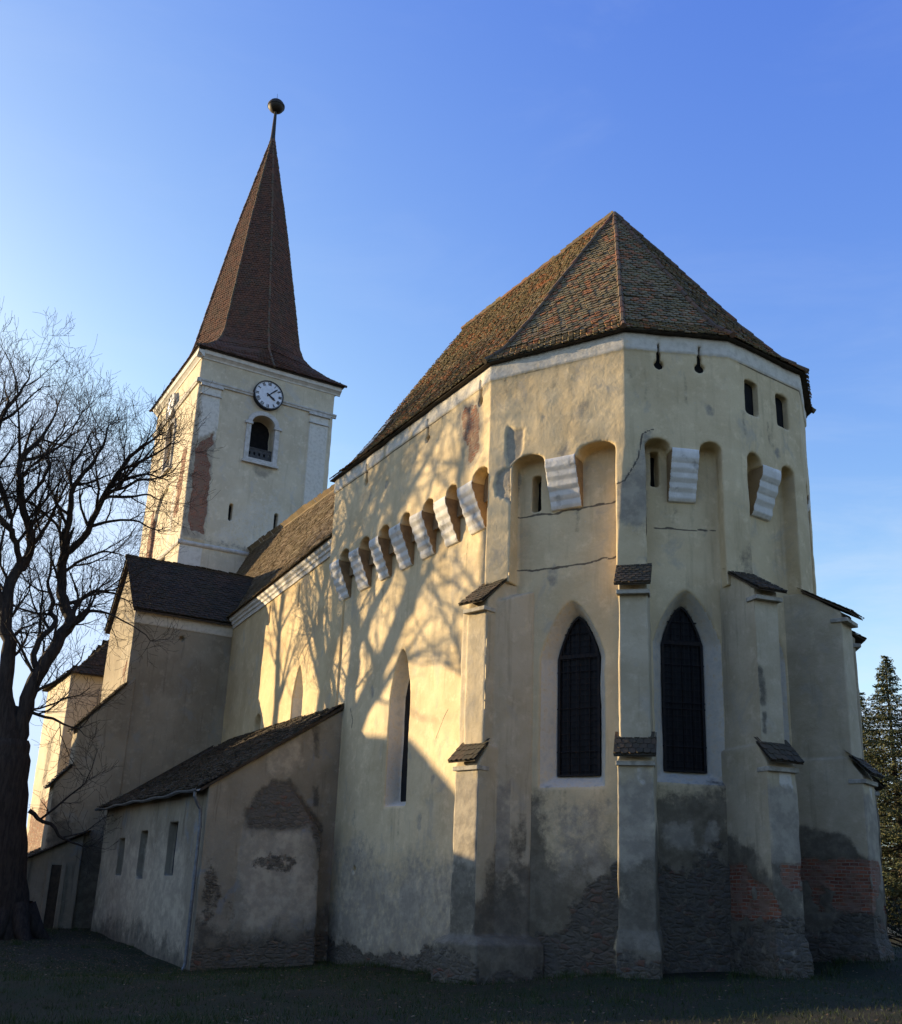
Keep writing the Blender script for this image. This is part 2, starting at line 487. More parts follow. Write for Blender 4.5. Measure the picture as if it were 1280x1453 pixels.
M_plank = simple('grey_boards', (.020, .025, .032), (.012, .014, .017), 4, .85)
M_slate = simple('belfry_board', (.05, .05, .05), (.08, .075, .07), 6, .85)
M_clock = simple('clock_enamel', (.72, .73, .74), (.62, .63, .64), 3, .6, .002, 10)
M_black = simple('black_paint', (.012, .012, .014), (.02, .02, .022), 5, .6)
def bark(name, a, b):
    s = NT(name)
    v = s.pos((6, 6, 1.1))
    col = s.mix(s.step(s.noise(1.6, 7, vec=v, rough=.7), .38, .62), a, b)
    return s.done(col, s.bump(s.noise(2.2, 6, vec=v, rough=.7), .06, .9), .95)
M_bark = bark('bark', (.022, .017, .014), (.045, .035, .027))

# ================================================================== THE CHURCH
church = empty('church', (0, 0, 0))
tag(church, 'old fortified church with ochre plaster, corbelled choir, clock tower and tall tiled spire', 'church')

U = [np.array(p, float) for p in [(-10.95, 0), (0, 0), (3.6, 1.97), (4.8, 4.54), (4.51, 7.61), (2.93, 9.65), (-.1, 10.85), (-10.95, 10.85)]]
NU = len(U)
def face(i):
    a, b = U[i], U[(i + 1) % NU]
    t = (b - a) / np.linalg.norm(b - a)
    return a, t, np.array([t[1], -t[0]]), np.linalg.norm(b - a)
def offset_poly(off):
    out = []
    for i in range(NU):
        _, t0, n0, _ = face(i - 1); _, t1, n1, _ = face(i)
        o0, o1 = off[i - 1], off[i]
        A = np.array([n0, n1]); b = np.array([U[i] @ n0 + o0, U[i] @ n1 + o1])
        out.append(np.linalg.solve(A, b))
    return out
INS = [-.55, -.5, -.5, -.5, -.5, -.5, -.5, 0]
V = offset_poly(INS)
def iface(i):
    a, b = V[i], V[(i + 1) % NU]
    t = (b - a) / np.linalg.norm(b - a)
    return a, t, np.array([t[1], -t[0]]), np.linalg.norm(b - a)
# coordinates along inset walls are measured from the outer corner
def ifr(i):
    a, t, n, l = face(i)
    return (a + n * INS[i], t, n)
FR = [face(i)[:3] for i in range(NU)]
ZT = 16.25

# ---- choir walls
sol = []
Q = 12.88
def notch(s0, s1, zs=12.88, zc=13.2, n=8):
    """points of an arch opened downward, walked from s1 to s0"""
    c, h = (s0 + s1) / 2, (s1 - s0) / 2
    L = [(s1, zs)]
    for k in range(1, n):
        x = h * math.cos(math.pi * k / n)
        L.append((c + x, zs + (zc - zs) * math.sin(math.pi * k / n) ** .75))
    return L + [(s0, zs)]
def upper(i, arches, holes, thick=.62, z0=Q, s_in=0, zs=12.88):
    a, t, n, l = face(i)
    out = [(s_in, z0), (s_in, ZT), (l, ZT), (l, z0)]
    for s0, s1 in sorted(arches, reverse=True):
        out += notch(s0, s1, max(z0, zs) if zs > z0 else z0 + .001)
    # drop doubled corner points
    o2 = []
    for p in out:
        if not o2 or abs(p[0] - o2[-1][0]) + abs(p[1] - o2[-1][1]) > .004: o2.append(p)
    return panel(a, t, n, o2, holes, thick)
def keyhole(s, z=15.32):
    L = []
    r, hw = .145, .062
    a0 = math.asin(hw / r)
    for k in range(15):
        g = math.pi / 2 - a0 - (2 * math.pi - 2 * a0) * k / 14
        L.append((s + r * math.cos(g), z + r * math.sin(g)))
    L += [(s - hw, 15.98), (s + hw, 15.98)]
    return (L, L, .5)
off = 10.95
sl = [-10.07, -8.43, -6.89, -5.30, -3.86, -2.39, -.87]
sr = [-9.26, -7.63, -6.13, -4.68, -3.14, -1.72, -.04]
sol.append(upper(0, [(a + off, b + off) for a, b in zip(sl, sr)], [keyhole(-8.25 + off), keyhole(-3.74 + off), keyhole(-.55 + off)]))
sol.append(upper(1, [(.73, 1.73), (2.68, 3.8)], []))
sol.append(upper(2, [(.50, 1.20), (1.98, 2.58)], [keyhole(.93, 15.35), keyhole(2.05, 15.35)]))
def rw(s0, s1, z0, z1): l = arch((s0 + s1) / 2, (s1 - s0) / 2, z0, z1 - .05, z1, 3, False); return (l, l, .5)
sol.append(upper(3, [(.62, 1.22), (2.04, 2.64)], [rw(.68, 1.22, 14.33, 15.35), rw(2.0, 2.54, 14.33, 15.35)]))
sol.append(upper(4, [(.5, 1.05), (1.6, 2.1)], []))
sol.append(upper(5, [(.5, 1.2), (1.9, 2.6)], []))
sol.append(upper(6, [], []))
sol.append(panel(*face(7)[:3], [(0, 12.9), (0, ZT), (5.4, 24.3), (face(7)[3], ZT), (face(7)[3], 12.9)], (), .5))
# corner piers, chamfered below the arches
def pier(i, s_left, s_right, chamfer=True, z0=9.3):
    a0, t0, n0, l0 = face(i - 1); a1, t1, n1, _ = face(i)
    L = a0 + t0 * s_left; Rr = a1 + t1 * s_right; C = U[i]
    pts = []
    for z in (z0, 12.3):
        pts += [(*L, z), (*Rr, z), (*(L - n0 * .7), z), (*(Rr - n1 * .7), z)]
        if not chamfer: pts.append((*C, z))
    for z in (13.35,):
        pts += [(*L, z), (*Rr, z), (*C, z), (*(L - n0 * .7), z), (*(Rr - n1 * .7), z)]
    return hull(pts)
sol.append(pier(1, off - .02, .73, False, 9.62))
sol.append(pier(2, 3.8, .52))
sol.append(pier(3, 2.56, .62))
sol.append(pier(4, 2.62, .5))
sol.append(pier(5, 2.05, .5))
# lower walls with window recesses
def win(s, ho, hi, z0, zs, za, dz=.34, d=.56):
    return (arch(s, ho, z0, zs, za), arch(s, hi, z0 + dz, zs + .05, za - .32), d)
def lower(i, holes, thick=.75):
    a, t, n, l = iface(i)
    s0 = (a - ifr(i)[0]) @ t
    out = [(s0, -1.6), (s0 + l, -1.6), (s0 + l, ZT - .05), (s0, ZT - .05)]
    return panel(ifr(i)[0], t, n, out, holes, thick)
WA = win(2.34, .92, .56, 4.22, 7.55, 9.05)
WB = win(1.64, .90, .51, 4.35, 7.85, 9.25)
WC = win(1.54, .90, .55, 4.35, 7.85, 9.25)
WS = (arch(-5.81 + off, .70, 4.05, 7.45, 8.95), arch(-5.79 + off, .66, 4.25, 7.45, 8.85), .56)
sol.append(lower(0, [WS, (disc(-8.38 + off, 2.2, .13, 8), disc(-8.38 + off, 2.2, .10, 8), .4)]))
slitA = (rect(1.12, 1.40, 11.7, 12.75), rect(1.12, 1.40, 11.7, 12.75), .45)
slitB = (rect(.78, 1.02, 12.02, 13.05), rect(.78, 1.02, 12.02, 13.05), .45)
sol.append(lower(1, [WA, slitA])); sol.append(lower(2, [WB, slitB])); sol.append(lower(3, [WC]))
for i in (4, 5, 6): sol.append(lower(i, []))
core = offset_poly([k - .6 for k in INS])
mbc = MB(); mbc.prism([tuple(p) for p in core], -1.6, ZT - .1); sol.append((mbc.v, mbc.f))

fS, fA, fB, fC = FR[0], FR[1], FR[2], FR[3]
fSi, fAi, fBi, fCi = ifr(0), ifr(1), ifr(2), ifr(3)
pat = [
 dict(fr=fS, ch='brick', pts=[(9.06, 15.42), (9.47, 15.49), (10.2, 15.43), (10.32, 14.66), (10.4, 13.96), (10.08, 13.52), (9.76, 13.64), (9.63, 14.35), (9.31, 14.86)], amt=.62, depth=.02),
 dict(fr=fS, ch='grey', pts=[(8.9, 15.55), (9.47, 15.6), (10.35, 15.6), (10.5, 14.6), (10.5, 13.8), (10.1, 13.4), (9.7, 13.5), (9.5, 14.35), (9.1, 14.86)], depth=.02),
 dict(fr=fA, ch='grey', pts=[(.5, 13.46), (.51, 13.93), (.61, 14.14), (1.15, 14.06), (1.02, 13.67), (.99, 13.26), (.64, 13.0)], depth=.045, na=.2, soft=.06),
 dict(fr=fA, ch='grey', pts=[(.22, 12.13), (.17, 12.46), (.29, 12.81), (.75, 13.0), (.76, 11.84), (.53, 12.02)], depth=.045, na=.25, soft=.06),
 dict(fr=fA, ch='rubble', pts=[(.5, 12.2), (.75, 12.7), (.75, 12.0)], na=.2, amt=.7),
 dict(fr=fA, ch='grey', pts=[(2.15, 13.1), (2.45, 13.35), (2.55, 13.05), (2.3, 12.9)], depth=.02, na=.2),
 dict(fr=fA, ch='grey', pts=[(2.6, 14.1), (2.95, 14.5), (3.05, 14.4), (2.75, 14.0)], na=.25, amt=.8),
 dict(fr=fAi, ch='crack', line=1, w=.035, pts=[(.6, 11.58), (1.67, 11.62), (2.71, 11.55), (3.9, 11.6)], tol=.25),
 dict(fr=fAi, ch='crack', line=1, w=.035, pts=[(.7, 10.03), (2.1, 10.05), (3.7, 10.09)], tol=.25),
 dict(fr=fBi, ch='crack', line=1, w=.03, pts=[(.88, 10.9), (1.44, 10.92), (1.91, 10.91), (2.48, 10.89)], tol=.25),
 dict(fr=fB, ch='grey', pts=[(-.3, 11.4), (-.2, 11.97), (.21, 12.3), (.45, 13.3), (.7, 13.42), (.67, 11.83), (.62, 11.0), (.3, 10.6), (-.2, 10.8)], tol=.6, na=.2, amt=.9),
 dict(fr=fB, ch='crack', line=1, w=.028, pts=[(-.34, 11.85), (-.02, 11.97), (.31, 12.59), (.45, 13.3), (.75, 13.45)], tol=.6),
 dict(fr=fB, ch='crack', line=1, w=.035, pts=[(.6, 12.9), (.55, 12.0), (.62, 11.3), (.6, 10.2), (.55, 9.8)], tol=.6),
 dict(fr=fC, ch='damp', pts=[(.1, 9.0), (.9, 9.2), (.7, 10.4), (.2, 10.2)], tol=.9, amt=.6),
 dict(fr=fSi, ch='grey', pts=[(5.6, 1.5), (6.1, 1.95), (7.1, 2.0), (7.1, .8), (6.0, .7)], na=.8),
 dict(fr=fSi, ch='grey', pts=[(.5, -.9), (1.0, 2.6), (2.5, 3.2), (5, 2.4), (8, 2.6), (10.5, 2.0), (10.5, -.9)], na=2.2, amt=.7, ns=1.1, soft=1.0),
 dict(fr=fSi, ch='damp', pts=[(.3, -1.2), (.3, 1.2), (1.2, .9), (3.5, .2), (7, .3), (10.8, .5), (10.8, -1.2)], na=1.4, ns=1.5),
 dict(fr=fSi, ch='rubble', pts=[(.3, -1.2), (.3, .1), (4, -.2), (8, .2), (10.8, -.1), (10.8, -1.2)], na=.9, ns=1.5, depth=.04),
 dict(fr=fSi, ch='crack', line=1, w=.03, pts=[(10.2, 8.9), (10.4, 8.2), (10.3, 7.6)]),
 dict(fr=fSi, ch='crack', line=1, w=.028, pts=[(1.5, 7.5), (1.7, 7.1), (1.65, 6.8)]),
 dict(fr=fSi, ch='crack', line=1, w=.022, pts=[(7.6, 5.9), (8.0, 6.4), (8.2, 6.6)]),
 dict(fr=fSi, ch='grey', pts=[(7.4, 5.8), (7.75, 5.95), (7.65, 5.65)], na=.2),
 dict(fr=fAi, ch='damp', pts=[(1.0, 4.0), (1.5, 4.1), (1.9, 2.6), (3.2, 3.0), (3.7, 2.2), (3.7, -1), (.6, -1), (.7, 3)], na=1.0, ns=1.4),
 dict(fr=fAi, ch='grey', pts=[(1.9, 3.9), (3.4, 3.9), (3.4, 2.3), (1.9, 1.8)], na=.7, amt=.6, soft=.5),
 dict(fr=fAi, ch='rubble', pts=[(1.3, .6), (2.2, 1.2), (2.7, 2.0), (3.7, 2.4), (3.7, -1), (1.1, -1)], na=1.3, depth=.03, ns=2.0, amt=.72),
 dict(fr=fBi, ch='damp', pts=[(.3, 4.2), (2.9, 4.3), (2.9, -1), (.3, -1)], na=1.0, ns=1.4),
 dict(fr=fBi, ch='rubble', pts=[(.3, 2.9), (1.2, 2.6), (2.9, 3.0), (2.9, -1), (.3, -1)], na=1.3, depth=.03, ns=2.0, amt=.66),
 dict(fr=fBi, ch='grey', pts=[(.9, 3.4), (1.6, 3.5), (1.7, 2.9), (1.0, 2.8)], na=.4),
 dict(fr=fCi, ch='rubble', pts=[(.3, 3.0), (2.9, 3.1), (2.9, -1), (.3, -1)], na=1.3, depth=.03, amt=.66),
 dict(fr=fCi, ch='damp', pts=[(.2, 6.0), (.9, 6.3), (1.0, 4.2), (2.9, 4.3), (2.9, -1), (.3, -1)], na=1.0),
]
_sr = random.Random(4)
def streaks(fr, s0, s1, zt, n, lmax=1.3, ch='damp'):
    for _ in range(n):
        s = _sr.uniform(s0, s1); L_ = _sr.uniform(.25, lmax)
        pat.append(dict(fr=fr, ch=ch, line=1, w=_sr.uniform(.03, .09), pts=[(s, zt), (s + _sr.uniform(-.04, .04), zt - L_ * .5), (s + _sr.uniform(-.05, .05), zt - L_)], amt=_sr.uniform(.18, .42), seed=_sr.randint(1, 99)))
streaks(fAi, 1.5, 3.2, 4.2, 9); streaks(fBi, .8, 2.5, 4.3, 9); streaks(fSi, 4.5, 5.8, 4.0, 6, 1.0)
streaks(fS, .3, 10.6, 15.7, 9, .8); streaks(fA, .2, 3.8, 15.7, 5, 1.0); streaks(fB, .1, 2.7, 15.2, 5, 1.0); streaks(fC, .1, 2.9, 14.3, 7, 1.0)
streaks(fSi, .8, 10, 11.6, 14, 1.2); streaks(fAi, 1.7, 2.6, 11.6, 4, .8); streaks(fBi, 1.2, 2, 11.6, 4, .8)
for fr_, s0_, s1_, z0_, z1_, n_ in ((fS, .4, 10.5, 13.5, 15.5, 4), (fSi, .6, 10.2, 3, 11.3, 9), (fA, .2, 3.9, 13.4, 15.5, 2), (fAi, .8, 3.6, 9.3, 11.3, 1), (fB, .1, 2.7, 13.4, 15.2, 1), (fBi, .5, 2.8, 9.5, 11.5, 2), (fC, .2, 2.9, 13.4, 14.2, 1), (fAi, 1.0, 3.6, 2.0, 4.0, 6), (fBi, .5, 2.8, 2.4, 4.0, 5)):
    for _ in range(n_):
        cs_, cz_ = _sr.uniform(s0_, s1_), _sr.uniform(z0_, z1_); rr_ = _sr.uniform(.05, .22)
        pat.append(dict(fr=fr_, ch='grey', pts=[(cs_ + rr_ * _sr.uniform(.5, 1.2) * math.cos(g), cz_ + rr_ * _sr.uniform(.7, 1.9) * math.sin(g)) for g in np.linspace(0, 6.28, 8, False)], soft=.09, na=.34, ns=3.2, depth=.014, amt=_sr.uniform(.55, .8), seed=_sr.randint(1, 99)))
def grow(lp, e=.05):
    c_ = (min(s for s, z in lp) + max(s for s, z in lp)) / 2; m_ = min(z for s, z in lp)
    return [(s + e * (1 if s > c_ else -1), z + (-e if z < m_ + .05 else e)) for s, z in lp]
for fr_, w_ in ((fAi, WA), (fBi, WB), (fCi, WC), (fSi, WS)):
    pat.append(dict(fr=fr_, ch='white', pts=grow(w_[0]), dr=(-.75, -.03), na=.10, mg=.1, amt=.66))
def band_push(P, Nn):
    zb = 15.74 + (fbm(P * (1, 1, 0), .5, 2, 5) - .5) * .03
    lat = np.abs(Nn[:, 2]) < .6
    return (sm(P[:, 2], zb - .02, zb + .02) * lat) * .045
def band_extra(P, Nn):
    zb = 15.74 + (fbm(P * (1, 1, 0), .5, 2, 5) - .5) * .03
    wear = sm(fbm(P * (1, 1, .5), 1.6, 4, 9), .22, .40)
    o = [('white', sm(P[:, 2], zb - .02, zb + .02) * (.35 + .65 * wear), 0)]
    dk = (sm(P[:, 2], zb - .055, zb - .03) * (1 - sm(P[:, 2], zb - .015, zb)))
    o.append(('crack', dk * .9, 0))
    return o
choir_wall = wall('choir_wall', sol, .045, M_choir, church, pat, band_extra, .017, band_push)

# ---- corbels: white stepped brackets under the projecting storey
def corbel(i, s0, s1, zt=12.86, n=5, z_end=11.62, extra=0):
    a, t, nn, l = face(i)
    ins = -INS[i]
    prof = [(-ins - .08, zt + .1), (.02, zt + .1)]
    h = (zt - z_end) / n
    for k in range(n):
        d = .03 - (ins - .02) * k / n
        z = zt - h * k
        j = rng.uniform(-.008, .008)
        prof += [(d + j, z), (d - .025 + j, z - h * .62), (d - (ins - .02) / n * .85, z - h * .98)]
    prof += [(-ins - .08, z_end - .02)]
    mb = MB()
    v = []
    for s in (s0, s1):
        for d, z in prof:
            q = a + t * s + nn * d
            v.append((q[0], q[1], z + rng.uniform(-.006, .006)))
    m = len(prof)
    tri = tessellate_polygon([[Vector((d, z, 0)) for d, z in prof]])
    mb.add(v, [tuple(x) for x in tri] + [tuple(m + k for k in x) for x in tri] + [(k, (k + 1) % m, m + (k + 1) % m, m + k) for k in range(m)])
    o = wall('corbel', [(mb.v, mb.f)], .022, M_corb, church, [], lambda P, Nn: [('damp', sm(fbm(P, 3.2, 4, 71), .56, .72) * .42, .006)], .007)
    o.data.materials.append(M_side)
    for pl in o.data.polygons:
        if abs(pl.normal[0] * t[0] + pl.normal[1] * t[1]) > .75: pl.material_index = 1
    return o
corbel(0, -10.93 + off, sl[0] + off - .01)
for k in range(6): corbel(0, sr[k] + off + .01, sl[k + 1] + off - .01)
corbel(1, 1.75, 2.66); corbel(2, 1.22, 1.96, n=5); corbel(3, 1.24, 2.02, n=4); corbel(4, 1.07, 1.58, n=4); corbel(5, 1.22, 1.88, n=4)

def shade_plate(i, s0, s1):  # brown plate standing in for the shade inside each slot
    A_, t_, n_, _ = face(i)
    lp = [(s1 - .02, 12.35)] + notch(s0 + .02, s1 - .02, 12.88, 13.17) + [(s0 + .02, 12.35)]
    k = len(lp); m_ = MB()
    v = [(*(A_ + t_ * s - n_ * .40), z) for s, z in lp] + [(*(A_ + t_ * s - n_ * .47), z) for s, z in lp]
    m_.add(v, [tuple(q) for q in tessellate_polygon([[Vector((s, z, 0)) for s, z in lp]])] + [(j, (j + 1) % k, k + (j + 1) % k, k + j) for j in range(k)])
    m_.build('slot_shade_plate', M_side, church)
for s0_, s1_ in zip(sl, sr): shade_plate(0, s0_ + off, s1_ + off)
# ---- lancet windows of the apse: leaded glass behind an iron grille
def lancet(i, s, hi, z0, zs, za, d):
    A, t, n = ifr(i)
    A = np.array(A)
    def P(ss, z, dd): q = A + t * ss - n * dd; return (q[0], q[1], z)
    lp = arch(s, hi + .02, z0, zs, za)
    mb = MB()
    k = len(lp)
    mb.add([P(x, z, d - .03) for x, z in lp] + [P(x, z, d + .1) for x, z in lp],
           [tuple(q) for q in tessellate_polygon([[Vector((x, z, 0)) for x, z in lp]])] + [(j, (j + 1) % k, k + (j + 1) % k, k + j) for j in range(k)])
    root = mb.build('lancet_window', M_glass, church)
    fr = MB()
    lo = arch(s, hi + .03, z0, zs, za); li = arch(s, hi - .035, z0 + .04, zs, za - .07)
    for dd, src in ((d - .12, 0),):
        v = [P(x, z, dd) for x, z in lo] + [P(x, z, dd) for x, z in li] + [P(x, z, d) for x, z in lo] + [P(x, z, d) for x, z in li]
        f = []
        for j in range(k):
            q = (j + 1) % k
            f += [(j, q, k + q, k + j), (2 * k + j, 3 * k + j, 3 * k + q, 2 * k + q), (j, 2 * k + j, 2 * k + q, q), (k + j, k + q, 3 * k + q, 3 * k + j)]
        fr.add(v, f)
    for x in np.linspace(s - hi * .5, s + hi * .5, 3):
        top = za - .1 - (za - zs) * (abs(x - s) / hi) ** 1.5
        fr.bar(P(x, z0, d - .07), P(x, top, d - .07), .016)
    fr.build('window_frame', M_iron, root)
    g = MB()
    z = z0 + .12
    while z < za - .1:
        h = hi if z < zs else hi * math.sqrt(max(.02, 1 - ((z - zs) / (za - zs)) ** 1.5)) * .93
        big = abs((z - z0) % 1.05 - .6) < .09
        g.bar(P(s - h - (.05 if big else 0), z, d - .10), P(s + h + (.05 if big else 0), z, d - .10), .016 if big else .008, 4)
        z += .165 + rng.normal(0, .012)
    for x in np.linspace(s - hi, s + hi, 10)[1:-1]:
        top = za - .05 - (za - zs) * (abs(x - s) / hi) ** 1.5
        g.bar(P(x, z0, d - .115), P(x, top, d - .115), .008, 4)
    zz = zs + .05
    g.box(P(s, zz, d - .09), [(*t, 0), (*n, 0), (0, 0, 1)], (hi, .025, .05))
    g.build('window_grille', M_iron, root)
lancet(1, 2.34, .56, 4.56, 7.60, 8.73, .55)
lancet(2, 1.64, .51, 4.69, 7.90, 8.93, .55)
lancet(3, 1.54, .55, 4.69, 7.90, 8.93, .55)
def dark_back(name, fr, loop, d, mat):
    A = np.array(fr[0]); t, n = fr[1], fr[2]
    mb = MB()
    v = [(*(A + t * s - n * d), z) for s, z in loop] + [(*(A + t * s - n * (d + .08)), z) for s, z in loop]
    k = len(loop)
    mb.add(v, [tuple(q) for q in tessellate_polygon([[Vector((s, z, 0)) for s, z in loop]])] + [(j, (j + 1) % k, k + (j + 1) % k, k + j) for j in range(k)])
    return mb.build(name, mat, church)
dark_back('niche_window', fSi, arch(-5.79 + off, .67, 4.22, 7.45, 8.88), .53, M_glass)
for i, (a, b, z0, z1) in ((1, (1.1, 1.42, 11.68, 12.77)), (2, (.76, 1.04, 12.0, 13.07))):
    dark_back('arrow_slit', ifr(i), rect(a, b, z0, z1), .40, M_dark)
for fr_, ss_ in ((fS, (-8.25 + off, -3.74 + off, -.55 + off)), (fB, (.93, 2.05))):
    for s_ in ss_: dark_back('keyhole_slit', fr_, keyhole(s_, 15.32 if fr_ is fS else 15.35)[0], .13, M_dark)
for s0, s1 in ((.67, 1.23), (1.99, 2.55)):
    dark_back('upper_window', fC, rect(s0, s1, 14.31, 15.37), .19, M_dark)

# ---- roof tiling
def tiles(name, left, right, course, width, mat, parent, jit=1.0, nor_hint=None, seed=1, thick=1.0):
    r = random.Random(seed)
    Lp = np.array(left, float); Rp = np.array(right, float)
    mid = (Lp + Rp) / 2
    cum = np.concatenate([[0], np.cumsum(np.linalg.norm(np.diff(mid, axis=0), axis=1))])
    tot = cum[-1]
    def at(y):
        y = min(max(y, 0), tot)
        k = min(np.searchsorted(cum, y, 'right') - 1, len(cum) - 2)
        u = (y - cum[k]) / (cum[k + 1] - cum[k])
        return Lp[k] + (Lp[k + 1] - Lp[k]) * u, Rp[k] + (Rp[k + 1] - Rp[k]) * u, (mid[k + 1] - mid[k]) / (cum[k + 1] - cum[k])
    v, f = [], []
    n = len(Lp)
    row0 = Rp[0] - Lp[0]
    nrm0 = np.cross(row0, mid[1] - mid[0]); nrm0 /= np.linalg.norm(nrm0)
    sgn = 1.0
    hint = np.array(nor_hint if nor_hint is not None else (0, 0, 1.0))
    if nrm0 @ hint < 0: sgn = -1.0
    for k in range(n):
        for p in (Lp[k], Rp[k]): v.append(p - nrm0 * sgn * .02)
        if k: f.append((2 * k - 2, 2 * k - 1, 2 * k + 1, 2 * k))
    k = 0
    while k * course < tot - course * .3:
        y = k * course
        a, b, up = at(y)
        a2, b2, _ = at(y + course)
        row = b - a; ln = np.linalg.norm(row)
        if ln < .05: break
        row = row / ln
        ln2 = max(ln, np.linalg.norm(b2 - a2))
        sag = math.sin(k * 1.7 + seed) * .012 * jit
        up_ = up - row * (up @ row); up_ /= np.linalg.norm(up_)
        nr = np.cross(row, up_) * sgn; nr /= np.linalg.norm(nr)
        # slanted ends follow the hips
        da = (a2 - a) @ row / course; db = (b2 - b) @ row / course
        x = -width * (.5 if k % 2 else 0)
        while x < ln:
            x0, x1 = max(x, 0), min(x + width, ln)
            if x1 - x0 > width * .15:
                wv = (x1 - x0); g = .006
                ty = r.gauss(0, .014) * jit + sag + .02 * jit * math.sin(x * .9 + k * .13 + seed)
                tl = r.gauss(0, .012) * jit
                hb = (.046 + r.gauss(0, .010) * jit) * thick; ht = .006
                L_ = course * 1.5
                sh = (da if x0 == 0 else 0) if x0 == 0 else (db if x1 == ln else 0)
                pts = [(x0 + g, .22 * wv, 0), (x0 + wv * .27, .02 * wv, 1), (x0 + wv * .73, .02 * wv, 1), (x1 - g, .22 * wv, 0), (x1 - g + (sh * L_ if x1 == ln else 0), L_, 2), (x0 + g + (sh * L_ if x0 == 0 else 0), L_, 2)]
                o = len(v)
                for (px, py, q) in pts:
                    h = ht if q == 2 else hb
                    yy = py + ty + (px - x0 - wv / 2) * tl * 6
                    v.append(a + row * px + up_ * yy + nr * (h + (px - x0 - wv / 2) * tl))
                for (px, py, q) in pts[:4]:
                    yy = py + ty + (px - x0 - wv / 2) * tl * 6
                    v.append(a + row * px + up_ * yy + nr * (hb - .034 + (px - x0 - wv / 2) * tl))
                if sgn > 0:
                    f += [tuple(o + i for i in (0, 1, 2, 3, 4, 5)), (o + 6, o + 7, o + 1, o), (o + 7, o + 8, o + 2, o + 1), (o + 8, o + 9, o + 3, o + 2)]
                else:
                    f += [tuple(o + i for i in (5, 4, 3, 2, 1, 0)), (o, o + 1, o + 7, o + 6), (o + 1, o + 2, o + 8, o + 7), (o + 2, o + 3, o + 9, o + 8)]
            x += width
        k += 1
    if parent == 'data': return v, f
    return mesh_obj(name, v, f, mat, parent)
def multi_tiles(name, specs, mat, parent):
    mb = MB()
    for a in specs: mb.add(*tiles(name, *a[:2], a[2], a[3], None, 'data', *a[4:]))
    return mesh_obj(name, mb.v, mb.f, mat, parent)
def hips(name, lines, r, mat, parent, step=.38):
    mb = MB()
    for ln in lines:
        P = [np.array(p, float) for p in ln]
        pts = []
        for a, b in zip(P[:-1], P[1:]):
            n = max(1, int(np.linalg.norm(b - a) / step))
            for k in range(n): pts.append(a + (b - a) * k / n)
        pts.append(P[-1])
        for a, b in zip(pts[:-1], pts[1:]):
            j = rng.normal(0, .008, 3)
            d = b - a
            mb.add(*tube([a + j - d * .12, b + j], [r * 1.08, r * .82], 7, True))
    return mesh_obj(name, mb.v, mb.f, mat, parent)

OE = offset_poly([.24] * 7 + [.2])
ZE = 16.27
apex = np.array([-.98, 5.4, 24.15]); west = np.array([-11.2, 5.4, 24.60])
def knee(p, top, u=.22, drop=.42):
    q = p + (top - p) * u; q[2] -= drop; return q
def knee2(p, top): return [p, knee(p, top, .12, .33), knee(p, top, .3, .38), knee(p, top, .6, .17), top]
E3 = [np.array([*p, ZE]) for p in OE]
specs = []
spl = knee2(E3[0], west)
specs.append((knee2(E3[0], west), knee2(E3[1], apex), .165, .185, 1.0, None, 1))
for i in range(1, 6):
    specs.append((knee2(E3[i], apex), knee2(E3[i + 1], apex), .165, .185, 1.0, None, 1 + i))
specs.append((knee2(E3[6], apex), knee2(E3[7], west), .33, .37, 1.0, None, 9))
choir_roof = multi_tiles('choir_roof', specs, M_tile, church)
hips('ridge_tiles', [[p + np.array([0, 0, .05]) for p in knee2(E3[i], apex)] for i in range(1, 7)] + [[west + np.array([0, 0, .06]), apex + np.array([0, 0, .06])]], .078, M_hip, choir_roof)
mb = MB()
e_in = offset_poly([-.1] * 8)
k = len(OE)
oe2 = offset_poly([.20] * 7 + [.15])
v = [(*p, ZE - .005) for p in oe2] + [(*p, ZE + .0) for p in e_in] + [(*p, ZE - .035) for p in oe2] + [(*p, ZE - .035) for p in e_in]
f = []
for j in range(k):
    q = (j + 1) % k
    f += [(j, q, k + q, k + j), (2 * k + j, 3 * k + j, 3 * k + q, 2 * k + q), (j, 2 * k + j, 2 * k + q, q)]
mb.add(v, f)
mb.build('eaves_board', M_under, choir_roof)

